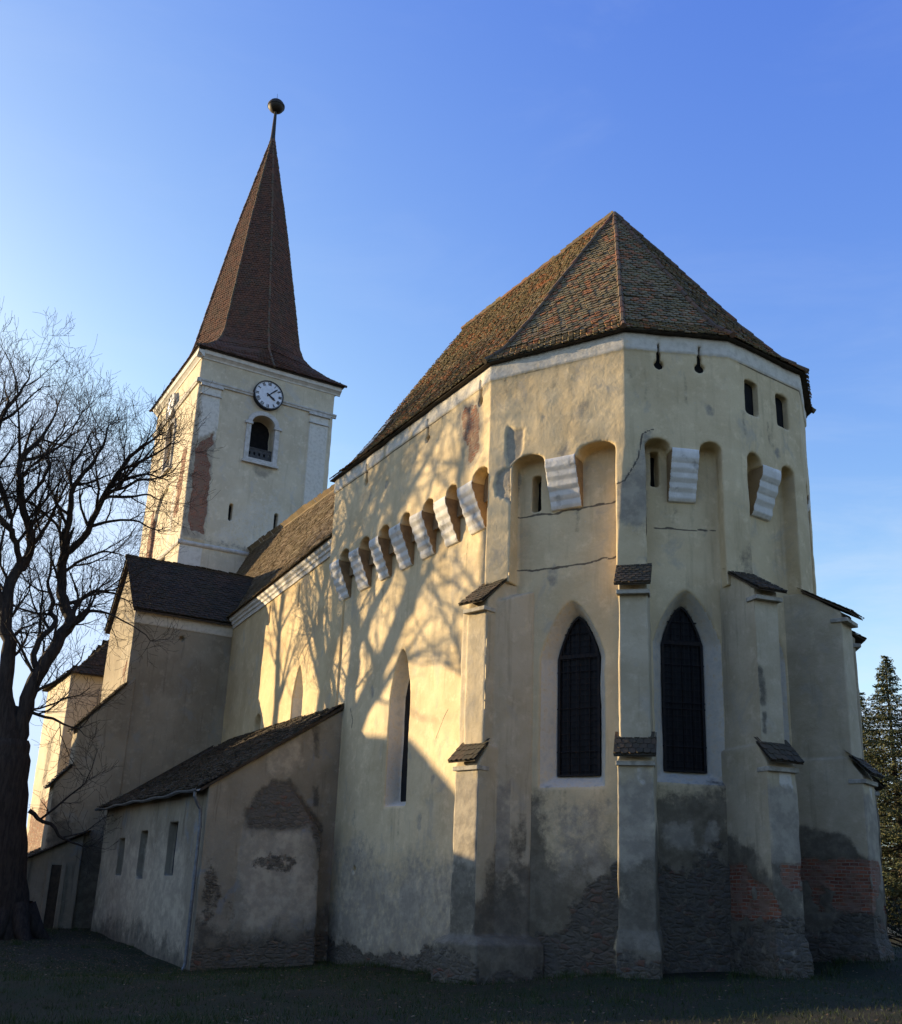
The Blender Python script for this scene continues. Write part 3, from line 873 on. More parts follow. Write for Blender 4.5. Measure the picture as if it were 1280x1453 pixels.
# ---- buttresses round the apse
BIS = []
for i in range(1, 6):
    b = face(i - 1)[2] + face(i)[2]; BIS.append(b / np.linalg.norm(b))
def buttress(i, u0, u1, f1=.6, f2=.85, plan=None, gz=0, seed=0, brick=0, foot=None, capx=.09):
    C = U[i]; b = BIS[i - 1]; g = np.array([-b[1], b[0]])
    def P(u, t, z): q = C + g * u + b * t; return (q[0], q[1], z)
    def ext(prof, ua, ub):
        m = len(prof)
        v = [P(ua, t, z) for t, z in prof] + [P(ub, t, z) for t, z in prof]
        tri = tessellate_polygon([[Vector((t, z, 0)) for t, z in prof]])
        return v, [tuple(x) for x in tri] + [tuple(m + k for k in x) for x in tri] + [(k, (k + 1) % m, m + (k + 1) % m, m + k) for k in range(m)]
    ss = [ext([(-1.5, 4.6), (f1, 4.6), (f1, 8.98), (-.12, 9.62), (-1.5, 9.62)], u0, u1),
          ext([(-1.5, -1.6), (f2, -1.6), (f2, 4.72), (f1 - .1, 5.2), (-1.5, 5.2)], u0 - .05, u1 + .07)]
    ft = foot or (u0 - .14, u1 + .18, f2 + .14, .95)
    ss.append(hull([P(u, t, z) for z, ua, ub, tt in ((-1.6, ft[0], ft[1], ft[2]), (ft[3] - .35, ft[0] + .03, ft[1] - .03, ft[2] - .04), (ft[3], u0 - .08, u1 + .1, f2 + .02)) for u in (ua, ub) for t in (tt, -1.5)]))
    if plan:
        ss.append(hull([(*p_, z_) for p_, zt_ in zip(plan, (8.9, 8.9, 9.42, 9.5)) for z_ in (-1.6, zt_)]))
        ss.append(hull([P(u, t, z) for u, t in ((-.5, .98), (1.0, .98), (1.5, -.9), (-.5, -.9)) for z in (-1.6, .5)] + [P(u, t, .66) for u, t in ((-.3, .75), (.8, .75), (1.3, -.9), (-.3, -.9))]))
    A = C + b * f1
    fr = (A, g, b)
    uc = (u0 + u1) / 2
    pt = [dict(fr=fr, ch='grey', pts=[(u0 - .3, 4.4), (u1 + .3, 4.4), (u1 + .3, 2.2), (u0 - .3, 2.5)], na=1.2, tol=.8, seed=seed, amt=.8),
          dict(fr=fr, ch='damp', pts=[(u0 - .4, 2.9), (u1 + .4, 3.1), (u1 + .5, -1), (u0 - .5, -1)], na=1.6, tol=1.2, seed=seed + 1, amt=.85),
          dict(fr=fr, ch='white', pts=[(uc - .05, 4.6), (uc + .25, 4.6), (uc + .22, 4.15), (uc, 4.3)], na=.35, tol=.6, seed=seed + 2, amt=.75),
                    dict(fr=fr, ch='damp', pts=[(u0, 9.2), (u1, 9.2), (u1, 8.6), (u0, 8.7)], na=.6, tol=.6, amt=.5)]
    if i == 3: pt.append(dict(fr=fr, ch='damp', line=1, w=.09, pts=[(u0 + .08, 7.0), (u0 + .12, 6.2)], tol=.6, seed=seed, amt=.9)); pt.append(dict(fr=fr, ch='damp', line=1, w=.06, pts=[(u0 + .10, 5.9), (u0 + .1, 5.5)], tol=.6, seed=seed, amt=.8))
    def ext_m(Pp, Nn):
        z = Pp[:, 2] - gz
        n1 = fbm(Pp, .9, 4, 40 + seed); n2 = fbm(Pp, .7, 3, 60 + seed)
        out = [('rubble', sm(n1 * 2.9 - z, .35, 1.0) * .66, .02)]
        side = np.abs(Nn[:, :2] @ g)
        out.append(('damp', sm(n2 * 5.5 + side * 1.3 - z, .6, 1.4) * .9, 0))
        if brick:
            band = (1 - sm(np.abs(z - 1.75), .45, .8)) * sm(fbm(Pp * (1, 1, 1.3), 1.5, 4, 80 + seed), .47, .58)
            out.append(('brick', band, .03))
        return out
    o = wall('buttress', ss, .04, M_butt, church, pt, ext_m, .019)
    # tiled caps on both set-offs
    for (ta, za, tb, zb, ua, ub, cr_) in ((-.14, 9.70, f1 + .30, 8.93, u0 - capx, u1 + capx, .16), (f1 - .06, 5.29, f2 + .22, 4.80, u0 - .12, u1 + .14, .19)):
        mbm = MB()
        lf, rt = [P(ua, tb, zb), P(ua, ta, za)], [P(ub, tb, zb), P(ub, ta, za)]
        mbm.add(*tiles('cap', lf, rt, cr_, .17, None, 'data', .8, None, seed + 3, .55))
        v8 = [P(u, t, z) for u in (ua + .01, ub - .01) for t, z in ((tb - .03, zb - .02), (ta, za - .02), (ta, za - .07), (tb - .03, zb - .05))]
        mbm.add(v8, [(0, 1, 2, 3), (7, 6, 5, 4), (3, 2, 6, 7), (0, 3, 7, 4)])
        cap = mesh_obj('buttress_cap', mbm.v, mbm.f, M_dtile, o)
        md = MB()
        tf = tb - .20
        z0 = zb - .30
        md.box(np.array(P((ua + ub) / 2, tf - .17, z0 + .12)), [(*g, 0), (*b, 0), (0, 0, 1)], ((ub - ua) / 2 - .045, .22, .055))
        md.build('cap_moulding', M_cap, o, bevel=.02)
    return o
buttress(1, -.12, .58, .5, .72, plan=[(-.28, -.50), (.52, -.36), (.86, 1.05), (-.7, .7)], gz=-.4, seed=1, foot=(-.46, .86, .98, .62))
buttress(2, -.20, .51, .6, .84, gz=0, seed=11)
buttress(3, -.16, .52, .85, 1.08, gz=.15, seed=21, brick=1)
buttress(4, -.44, .34, .86, 1.1, gz=.4, seed=31, brick=1)
buttress(5, -.42, .36, .86, 1.1, gz=.4, seed=41, brick=1)

# ---- nave: lower wall west of the choir, with white cornice
nd = np.array([-1, .0665]); nd /= np.linalg.norm(nd)
nfr = (np.array([-27.6, .5 + .0665 * 16.65]), -nd, np.array([-nd[1], nd[0]]) * -1)
nn_ = np.array([(-nd)[1], -(-nd)[0]]); nfr = (nfr[0], -nd, nn_)
def nsx(a): return (a + 27.6) / -nd[0]
LN = nsx(-10.6)
def slit(a, z0, z1, h=.09): l = rect(nsx(a) - h, nsx(a) + h, z0, z1); return (l, l, .4)
nl = arch(nsx(-15.1), .66, 5.8, 8.75, 9.95)
nh = [(nl, [(x * .96 + nsx(-15.1) * .04, z) for x, z in nl], .5), slit(-20.1, 12.72, 13.55), slit(-16.0, 12.55, 13.55), slit(-24.2, 7.2, 8.1, .2),
      (disc(nsx(-20.5), 8.2, .52), disc(nsx(-20.5), 8.2, .36), .4)]
npat = [dict(fr=nfr, ch='white', pts=grow(nl), dr=(-.7, -.05), na=.06, mg=.1, amt=.7), dict(fr=nfr, ch='damp', pts=[(0, 9.5), (.8, 10), (.9, 13), (0, 14)], na=1.2, amt=.5)]
wall('nave_wall', [panel(*nfr, rect(0, LN, -1.6, 14.05), nh, 1.2)], .055, M_nave, church, npat, None, .014)
dark_back('oculus', nfr, disc(nsx(-20.5), 8.2, .40), .35, M_glass)
def moulding(name, A, t, n, s0, s1, prof, mat, parent):
    """profile (d out, z) swept along a straight wall"""
    A = np.array(A); m = len(prof); mb = MB()
    segs = max(1, int((s1 - s0) / 1.2))
    v = []
    for k in range(segs + 1):
        s = s0 + (s1 - s0) * k / segs; j = rng.normal(0, .006)
        v += [(*(A + t * s + n * d), z + j) for d, z in prof]
    f = [(k * m + i, k * m + (i + 1) % m, (k + 1) * m + (i + 1) % m, (k + 1) * m + i) for k in range(segs) for i in range(m)]
    tri = tessellate_polygon([[Vector((d, z, 0)) for d, z in prof]])
    f += [tuple(x) for x in tri] + [tuple(segs * m + i for i in x) for x in tri]
    mb.add(v, f)
    return mb.build(name, mat, parent)
CORN = [(-.05, 13.72), (.06, 13.72), (.08, 13.80), (.10, 13.86), (.16, 13.90), (.18, 14.0), (.26, 14.06), (.30, 14.18), (.30, 14.26), (-.05, 14.26)]
moulding('nave_cornice', *nfr, 1.0, LN - .02, CORN, M_white, church)

# ---- nave roof
rz = 21.3
nle = np.array([*(nfr[0] + nfr[1] * 0 + nn_ * .42), 14.22]); nre = np.array([*(nfr[0] + nfr[1] * (LN - .05) + nn_ * .42), 14.22])
nle = nle + (nle - nre) / np.linalg.norm(nle - nre) * 9.6
lw, rw_ = np.array([-37.0, 5.4, rz]), np.array([-10.9, 5.4, rz])
nave_roof = multi_tiles('nave_roof', [(knee2(nle, lw), knee2(nre, rw_), .20, .21, 1.0, None, 15),
    ([np.array([-10.9, 11.6, 14.2]), rw_], [np.array([-37.0, 11.6, 14.2]), lw], .5, .5, 1.0, None, 16)], M_nroof, church)
hips('ridge_tiles', [[lw + np.array([0, 0, .02]), rw_ + np.array([0, 0, .02])]], .06, M_nroof, nave_roof, .4)
mb = MB(); mb.prism([(-36.9, 2.6), (-11.2, 1.1), (-11.2, 11.0), (-36.9, 11.0)], -1, 14.0); mb.build('nave_body', M_nave, church)

# ---- transept on the south side of the nave
TX0, TX1, TY0, TY1 = -31.9, -26.5, -3.3, 1.75
tE = (np.array([TX1, TY0]), np.array([0, 1.]), np.array([1., 0]))
tS = (np.array([TX0, TY0]), np.array([1., 0]), np.array([0, -1.]))
hk = disc(2.35, 12.9, .13, 8)
tk = [panel(*tE, rect(0, 5.6, -1.6, 14.1), [(hk, hk, .3)], .8), panel(*tS, [(0, -1.6), (5.4, -1.6), (5.4, 14.0), (2.7, 17.0), (0, 14.0)], (), .7)]
mb = MB(); mb.prism([(TX0 + .1, TY0 + .4), (TX1 - .5, TY0 + .4), (TX1 - .5, 3.2), (TX0 + .1, 3.2)], -1.6, 14.0); tk.append((mb.v, mb.f))
tpat = [dict(fr=tE, ch='damp', pts=[(-.2, -1), (-.2, 2.5), (5, 2.0), (5, -1)], na=2, ns=1, amt=.8),
        dict(fr=tS, ch='grey', pts=[(3.6, 12), (5.4, 12.5), (5.4, 9.5), (4, 10)], na=1.6, amt=.8),
        dict(fr=tS, ch='brick', pts=[(4.2, 11.2), (4.9, 11.6), (4.8, 10.6)], na=.8, amt=.6)]
def tex(P, Nn):
    return [('white', sm(P[:, 2], 13.32, 13.36) * (Nn[:, 0] > .5) * .9, 0)]
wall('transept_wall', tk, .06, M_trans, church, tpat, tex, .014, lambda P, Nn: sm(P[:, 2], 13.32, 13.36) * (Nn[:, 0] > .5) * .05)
re0, re1 = np.array([-29.2, -3.55, 17.32]), np.array([-29.2, 4.2, 17.32])
transept_roof = multi_tiles('transept_roof', [([np.array([-26.15, -3.55, 13.98]), re0], [np.array([-26.15, 4.2, 13.98]), re1], .19, .2, 1.0, (1, 0, 1), 21),
     ([np.array([-32.25, 4.2, 13.98]), re1], [np.array([-32.25, -3.55, 13.98]), re0], .3, .3, 1.0, (-1, 0, 1), 22)], M_dtile, church)
hips('ridge_tiles', [[re0, re1]], .09, M_dtile, transept_roof)
mb = MB()
for (ax_, az_), (bx_, bz_) in (((-26.2, 13.93), (-29.2, 17.24)), ((-32.2, 13.93), (-29.2, 17.24))):
    v = [(ax_, -3.50, az_), (bx_, -3.50, bz_), (bx_, -3.50, bz_ - .12), (ax_, -3.50, az_ - .1), (ax_, 3.5, az_), (bx_, 3.5, bz_), (bx_, 3.5, bz_ - .12), (ax_, 3.5, az_ - .1)]
    mb.add(v, [(0, 1, 2, 3), (4, 7, 6, 5), (3, 2, 6, 7), (0, 3, 7, 4)])
mb.build('eaves_board', M_under, transept_roof)
# stepped buttress running south from the transept corner
def slab(prof, a0, a1):
    m = len(prof); v = [(a0, c, z) for c, z in prof] + [(a1, c, z) for c, z in prof]
    tri = tessellate_polygon([[Vector((c, z, 0)) for c, z in prof]])
    return v, [tuple(x) for x in tri] + [tuple(m + i for i in x) for x in tri] + [(i, (i + 1) % m, m + (i + 1) % m, m + i) for i in range(m)]
bo = wall('buttress', [slab([(-2.9, -1.6), (-2.9, 10.75), (-5.2, 8.12), (-5.2, 6.4), (-5.85, 5.55), (-5.85, -1.6)], -27.5, -26.44)], .06, M_trans, church,
     [dict(fr=(np.array([-26.44, -6]), np.array([0, 1.]), np.array([1., 0])), ch='damp', pts=[(0, -1), (0, 5), (1.5, 3.5), (3, 3), (3, -1)], na=2, ns=1)], None, .014)
for c0, z0, c1, z1 in ((-3.3, 10.42, -5.42, 8.02), (-5.2, 6.45, -6.05, 5.45)):
    cap = MB()
    cap.add(*tiles('cap', [(-27.6, c1, z1), (-27.6, c0, z0)], [(-26.32, c1, z1), (-26.32, c0, z0)], .2, .2, None, 'data', 1.2, (0, -1, 1), 5))
    cap.add([(x, c, z) for x in (-27.55, -26.36) for c, z in ((c1, z1 - .02), (c0, z0 - .02), (c0, z0 - .12), (c1, z1 - .1))], [(0, 1, 2, 3), (7, 6, 5, 4), (3, 2, 6, 7), (0, 3, 7, 4)])
    mesh_obj('buttress_cap', cap.v, cap.f, M_dtile, bo)
# low porch at its foot
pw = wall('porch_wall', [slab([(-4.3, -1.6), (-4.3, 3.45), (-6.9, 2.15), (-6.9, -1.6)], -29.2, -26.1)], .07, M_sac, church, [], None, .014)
cap = MB()
cap.add(*tiles('cap', [(-29.3, -7.1, 2.05), (-29.3, -4.2, 3.55)], [(-25.85, -7.1, 2.05), (-25.85, -4.2, 3.55)], .2, .2, None, 'data', 1.2, (0, -1, 1), 6))
mesh_obj('porch_roof', cap.v, cap.f, M_dtile, pw)
for c in (-6.55, -5.62, -5.02):
    mb = MB(); mb.box((-26.03, c, .75), [(1, 0, 0), (0, 1, 0), (0, 0, 1)], (.07, .09, 1.45)); mb.build('door_jamb', M_sac, pw, bevel=.02)
mb = MB(); mb.box((-26.06, -5.32, .7), [(1, 0, 0), (0, 1, 0), (0, 0, 1)], (.04, .22, 1.4)); mb.build('porch_door', M_under, pw)

# ---- block west of the transept, beside the tower
kk = [panel(np.array([-44.2, -4.05]), np.array([1., 0]), np.array([0, -1.]), rect(0, 7.2, -1.6, 12.45), [], .8), panel(np.array([-37.0, -4.05]), np.array([0, 1.]), np.array([1., 0]), rect(0, 5.2, -1.6, 12.45), [], .8)]
wS = (np.array([-44.2, -4.05]), np.array([1., 0]), np.array([0, -1.]))
wall('aisle_wall', kk, .08, M_tower, church, [dict(fr=wS, ch='damp', pts=[(3, 9), (4.6, 9.6), (4.4, 4), (3.3, 3)], na=1.5, amt=.7), dict(fr=wS, ch='brick', pts=[(1, 5), (6, 5.5), (6.6, 1), (1, 1)], na=3, ns=.9, amt=.65)], None, .02)
p0, p1, p2, p3 = [np.array(p) for p in ((-44.5, -4.35, 12.4), (-36.7, -4.35, 12.4), (-36.7, 1.0, 12.4), (-44.5, 1.0, 12.4))]
q0, q1 = np.array([-41.0, .9, 18.2]), np.array([-39.6, .9, 18.2])
multi_tiles('aisle_roof', [(knee2(p0, q0), knee2(p1, q1), .22, .22, 1.0, (0, -1, 1), 31), (knee2(p1, q1), knee2(p2, q1 + np.array([0, .1, 0])), .22, .22, 1.0, (1, 0, 1), 32), (knee2(p3, q0 + np.array([0, .1, 0])), knee2(p0, q0), .4, .4, 1.0, (-1, 0, 1), 33)], M_dtile, church)

# ---- sacristy lean-to
SA0, SA1, SC0 = -24.3, -10.1, -3.9
sEf = (np.array([SA1, SC0]), np.array([0, 1.]), np.array([1., 0]))
sSf = (np.array([SA0, SC0]), np.array([1., 0]), np.array([0, -1.]))
def sw(a0, a1, z0, z1):
    l = rect(a0 - SA0, a1 - SA0, z0, z1); return (l, [(x + (.05 if i in (0, 3) else -.05), z) for i, (x, z) in enumerate(l)], .32)
SW_ = [(-14.2, -13.1, 1.80, 3.56), (-18.0, -16.95, 1.68, 3.36), (-21.25, -20.25, 1.75, 3.18)]
ks = [panel(*sEf, [(0, -1.8), (4.6, -1.8), (4.6, 7.62), (0, 4.62)], (), .6), panel(*sSf, rect(0, SA1 - SA0, -1.8, 4.5), [sw(*k) for k in SW_], .6)]
ks.append(hull([(SA1 + x, c, z) for x, c, z in ((.0, -2.75, -1.8), (.74, -.12, -1.8), (.04, -2.62, 3.25), (.72, -.2, 3.2), (.0, -2.5, 3.95), (.03, -1.85, 4.78), (.03, -1.2, 4.82), (.03, -.4, 4.0), (-.3, -2.5, -1.8), (-.3, -.12, -1.8), (.40, -1.3, 3.55), (.50, -.7, 3.6))]))
def sy(c): return c - SC0
sp = lambda pts: [(sy(c), z) for c, z in pts]
spat = [
 dict(fr=sEf, ch='rubble', pts=sp([(-2.59, 3.95), (-2.28, 4.42), (-1.83, 4.82), (-1.22, 4.86), (-.39, 4.05), (.06, 3.58), (.01, 2.26), (-.08, .93), (-.3, 2.92), (-.6, 3.54), (-1.48, 3.40), (-2.51, 3.38)]), na=.25, depth=.03, tol=1.0),  # rubble slope; the tail down its right edge paints the stub's shaded side
 dict(fr=sEf, ch='damp', pts=sp([(-2.7, 3.9), (-2.3, 4.5), (-1.83, 4.95), (-1.2, 5.0), (-.3, 4.1), (.1, 3.58), (.05, 2.26), (-.05, .9), (-.35, 2.92), (-.7, 3.45), (-1.48, 3.3), (-2.6, 3.3)]), na=.2, tol=1.0, soft=.15),  # damp over the same outline, including the painted shade on the right
 dict(fr=sEf, ch='damp', pts=sp([(-.53, 6.86), (-.29, 6.88), (-.21, 5.82), (-.39, 5.8)]), na=.12, soft=.1),
 dict(fr=sEf, ch='damp', pts=sp([(-.36, 4.86), (-.15, 4.88), (-.1, 4.19), (-.3, 4.17)]), na=.12, soft=.1),
 dict(fr=sEf, ch='grey', pts=sp([(-2.64, 3.24), (-.57, 3.24), (-.25, .93), (-2.28, .3)]), na=.7, tol=1.0, soft=.4),
 dict(fr=sEf, ch='grey', pts=sp([(-2.2, 5.6), (-1.0, 6.4), (-.6, 5.4), (-2.0, 5.0)]), na=.7, amt=.7),
 dict(fr=sEf, ch='damp', pts=sp([(-4, -1), (-4, .6), (-2, .2), (.6, .9), (.6, -1)]), na=1.2, ns=1.4, tol=1.0),
 dict(fr=sEf, ch='rubble', pts=sp([(-4, -1.2), (-4, -.3), (.6, .1), (.6, -1.2)]), na=.9, depth=.03, tol=1.0),
 dict(fr=sEf, ch='rubble', pts=sp([(-2.3, 2.2), (-1.2, 2.0), (-.8, 2.6), (-1.9, 2.7)]), na=.8, amt=.6, depth=.02, tol=1.0),
 dict(fr=sEf, ch='rubble', pts=sp([(-3.6, 2.2), (-3.0, 1.6), (-2.9, .6), (-3.6, .4)]), na=1.0, amt=.6, depth=.02),
 dict(fr=sSf, ch='grey', pts=[(.5, 3), (8, 3.2), (12, 2.9), (13.4, 1.5), (13.4, -.5), (.5, .2)], na=2.5, ns=.9, soft=.8, amt=.8),
 dict(fr=sSf, ch='damp', pts=[(0, -1), (0, .6), (6, .3), (14, -.1), (14, -1.2)], na=1.2, ns=1.4),
]
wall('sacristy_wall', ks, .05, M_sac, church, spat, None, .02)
for a0, a1, z0, z1 in SW_:
    dark_back('sacristy_window', sSf, rect(a0 - SA0 - .02, a1 - SA0 + .02, z0 - .02, z1 + .02), .26, M_plank)
sacristy_roof = multi_tiles('sacristy_roof', [([np.array([-24.6, -4.25, 4.52]), np.array([-24.6, -2.4, 5.58]), np.array([-24.6, 1.2, 7.95])], [np.array([-9.98, -4.25, 4.52]), np.array([-9.98, -2.4, 5.60]), np.array([-9.98, .6, 7.78])], .19, .2, 1.3, (0, -1, 1), 41)], M_dtile, church)
mb = MB()
v = [(x, c, z) for x in (-24.5, -10.0) for c, z in ((-4.2, 4.49), (.55, 7.70), (.55, 7.58), (-4.2, 4.38))]
mb.add(v, [(0, 1, 2, 3), (7, 6, 5, 4), (3, 2, 6, 7), (0, 3, 7, 4)])
mb.build('eaves_board', M_under, sacristy_roof)
# half-round gutter and downpipe
mb = MB(); nseg = 24; v = []; f = []
for k in range(nseg + 1):
    a = -24.5 + 14.55 * k / nseg
    z = 4.46 + .03 * math.sin(k * 1.3) - .02 * math.sin(k * .5)
    for j in range(7):
        g = math.pi + math.pi * j / 6
        v.append((a, -4.30 + .085 * math.cos(g), z + .085 * math.sin(g)))
    for j in range(7):
        g = math.pi + math.pi * (6 - j) / 6
        v.append((a, -4.30 + .072 * math.cos(g), z + .072 * math.sin(g)))
    if k:
        o = (k - 1) * 14
        for j in range(14): f.append((o + j, o + (j + 1) % 14, o + 14 + (j + 1) % 14, o + 14 + j))
f += [tuple(range(14)), tuple(range(nseg * 14, nseg * 14 + 14))]
mb.add(v, f); mb.build('gutter', M_zinc, church)
mb = MB()
pp = [(-10.2, -4.30, 4.42), (-10.2, -4.30, 4.25), (-10.22, -4.2, 4.05), (-10.25, -4.06, 3.85), (-10.25, -4.02, 3.4), (-10.25, -4.02, -.75), (-10.22, -4.12, -1.0)]
mb.add(*tube(pp, [.055] * 7, 10, True))
for z in (3.3, 1.6, .2): mb.add(*tube([(-10.25, -4.02, z - .03), (-10.25, -4.02, z + .03)], [.068, .068], 10, True))
mb.build('drainpipe', M_zinc, church, smooth=False)

# ---- tower
TA, TC0, TC1, TW = -36.9, .98, 10.23, -47.5
ty = (np.array([TA, TC0]), np.array([0, 1.]), np.array([1., 0]))       # east face, s = c - .98
tx = (np.array([TW, TC0]), np.array([1., 0]), np.array([0, -1.]))      # south face, s = a + 47.5
def ov(l, d): return (l, l, d)
eh = [ov(arch(5.44 - .98, .82, 27.55, 29.9, 30.62, 6, False), 1.0), ov(rect(3.79 - .98, 4.03 - .98, 23.05, 24.22), .45), ov(rect(6.77 - .98, 7.01 - .98, 23.05, 24.22), .45)]
sh = [ov(arch(-42.6 + 47.5, .82, 27.8, 30.4, 31.1, 6, False), .9), (arch(-42.3 + 47.5, 2.2, 20.5, 24.0, 26.2, 8, False), arch(-42.3 + 47.5, 2.15, 20.5, 24.0, 26.15, 8, False), .18)]
tk = [panel(*ty, rect(0, 9.25, 12, 33.75), eh, 1.3), panel(*tx, rect(0, 10.6, 8, 33.75), sh, 1.3)]
mb = MB(); mb.prism([(TW, TC0 + .2), (TA - 1.25, TC0 + 1.25), (TA - 1.25, TC1 - .2), (TA - .1, TC1), (TW, TC1)], 8, 33.7); tk.append((mb.v, mb.f))
def tyl(l): return [(c - .98, z) for c, z in l]
tpat = [
 dict(fr=ty, ch='white', pts=tyl([(1.2, 31.62), (2.45, 31.62), (2.45, 28.4), (2.2, 27.5), (2.3, 26), (1.9, 25), (1.2, 24.2)]), na=.2, mg=.3),
 dict(fr=ty, ch='white', pts=tyl([(8.58, 31.62), (9.88, 31.62), (9.88, 21.2), (8.58, 21.2)]), na=.08, amt=.92),
 dict(fr=ty, ch='grey', pts=tyl([(.98, 31), (1.2, 31), (1.35, 28), (2.4, 28.9), (2.45, 21.5), (1.0, 21.4)]), na=.4),
 dict(fr=ty, ch='brick', pts=tyl([(1.25, 27.2), (1.5, 27.7), (1.91, 28.2), (2.28, 28.68), (2.3, 27.92), (1.95, 27.3), (2.3, 26.4), (2.38, 24.5), (2.35, 23.26), (2.36, 21.87), (1.44, 21.94), (1.25, 23.39), (1.3, 25.12), (1.25, 26.47)]), na=.35, depth=.05),
 dict(fr=ty, ch='white', pts=tyl([(1.05, 25.1), (1.88, 25.4), (2.1, 24.83), (1.74, 24.3), (1.1, 24.0)]), na=.3),
 dict(fr=ty, ch='white', pts=tyl([(1.0, 21.0), (2.4, 21.0), (2.35, 18), (1.0, 18)]), na=.1, amt=.9),
 dict(fr=ty, ch='grey', pts=tyl([(4.91, 27.16), (6.35, 27.25), (6.26, 26.84), (5.91, 26.4), (5.27, 26.5)]), na=.3),
 dict(fr=ty, ch='damp', pts=tyl([(2.4, 21.6), (4.0, 21.7), (5.8, 21.5), (5.8, 21.3), (2.4, 21.3)]), na=.5, amt=.7),
 dict(fr=ty, ch='brick', pts=tyl([(9.95, 24.6), (10.3, 24.9), (10.3, 24), (9.9, 24.2)]), na=.3),
 dict(fr=ty, ch='white', pts=tyl([(3.0, 23), (5.5, 25.5), (8.3, 24.5), (8.3, 21.4), (3, 21.4)]), na=3.0, ns=.6, amt=.42, soft=1.0),
 dict(fr=tx, ch='brick', pts=[(8.6, 27.6), (9.6, 28), (9.7, 25.5), (9.2, 23.4), (8.3, 23.0), (8.4, 25)], na=1.0, amt=.9),
 dict(fr=tx, ch='brick', pts=[(2.2, 25), (3.0, 26), (3.4, 22), (2.4, 21)], na=.8, amt=.8),
 dict(fr=tx, ch='white', pts=[(6.6, 22.5), (8.0, 26.0), (8.2, 23), (7.4, 20.8), (6.8, 20.8)], na=.6, amt=.7),
]
def tw_push(P, Nn):
    e = (Nn[:, 0] > .6) & (P[:, 0] > TA - .3); c = P[:, 1]; z = P[:, 2]
    pil = (((c > 1.18) & (c < 2.46)) | ((c > 8.56) & (c < 9.9))) & (z > 21.4) & (z < 31.8)
    return (pil & e) * .10
tower_wall = wall('tower_wall', tk, .075, M_tower, church, tpat, None, .018, tw_push)
def strip(name, prof, mat=M_white, e=(0.98, 10.23), s=(TW, TA)):
    mb = MB()
    for fr, s0, s1 in ((ty, e[0] - .98 - .001, e[1] - .98), (tx, s[0] + 47.5, s[1] + 47.5)):
        mx = max(d for d, z in prof)
        o = moulding('tmp', *fr, s0 - (mx if fr is ty else 0), s1 + mx, prof, None, None)
        mb.add([tuple(v.co) for v in o.data.vertices], [tuple(p.vertices) for p in o.data.polygons])
        bpy.data.objects.remove(o)
    return mb.build(name, mat, tower_wall)
strip('tower_cornice', [(-.05, 33.5), (.05, 33.5), (.07, 33.56), (.10, 33.6), (.22, 33.70), (.30, 33.74), (.36, 33.92), (.36, 34.05), (-.05, 34.05)])
strip('string_course', [(-.05, 31.78), (.10, 31.78), (.12, 31.88), (.17, 31.93), (.18, 32.02), (-.05, 32.08)], M_jamb)
strip('string_course', [(-.05, 21.02), (.06, 21.02), (.12, 21.1), (.13, 21.2), (-.05, 21.32)], M_jamb)
for c0, c1 in ((1.14, 2.50), (8.52, 9.94)):
    mb = MB()
    mb.box((TA + .09, (c0 + c1) / 2, 31.68), [(1, 0, 0), (0, 1, 0), (0, 0, 1)], (.13, (c1 - c0) / 2 + .05, .09))
    mb.box((TA + .08, (c0 + c1) / 2, 31.05), [(1, 0, 0), (0, 1, 0), (0, 0, 1)], (.10, (c1 - c0) / 2 + .0, .045))
    mb.build('pilaster_capital', M_jamb, tower_wall, bevel=.02)
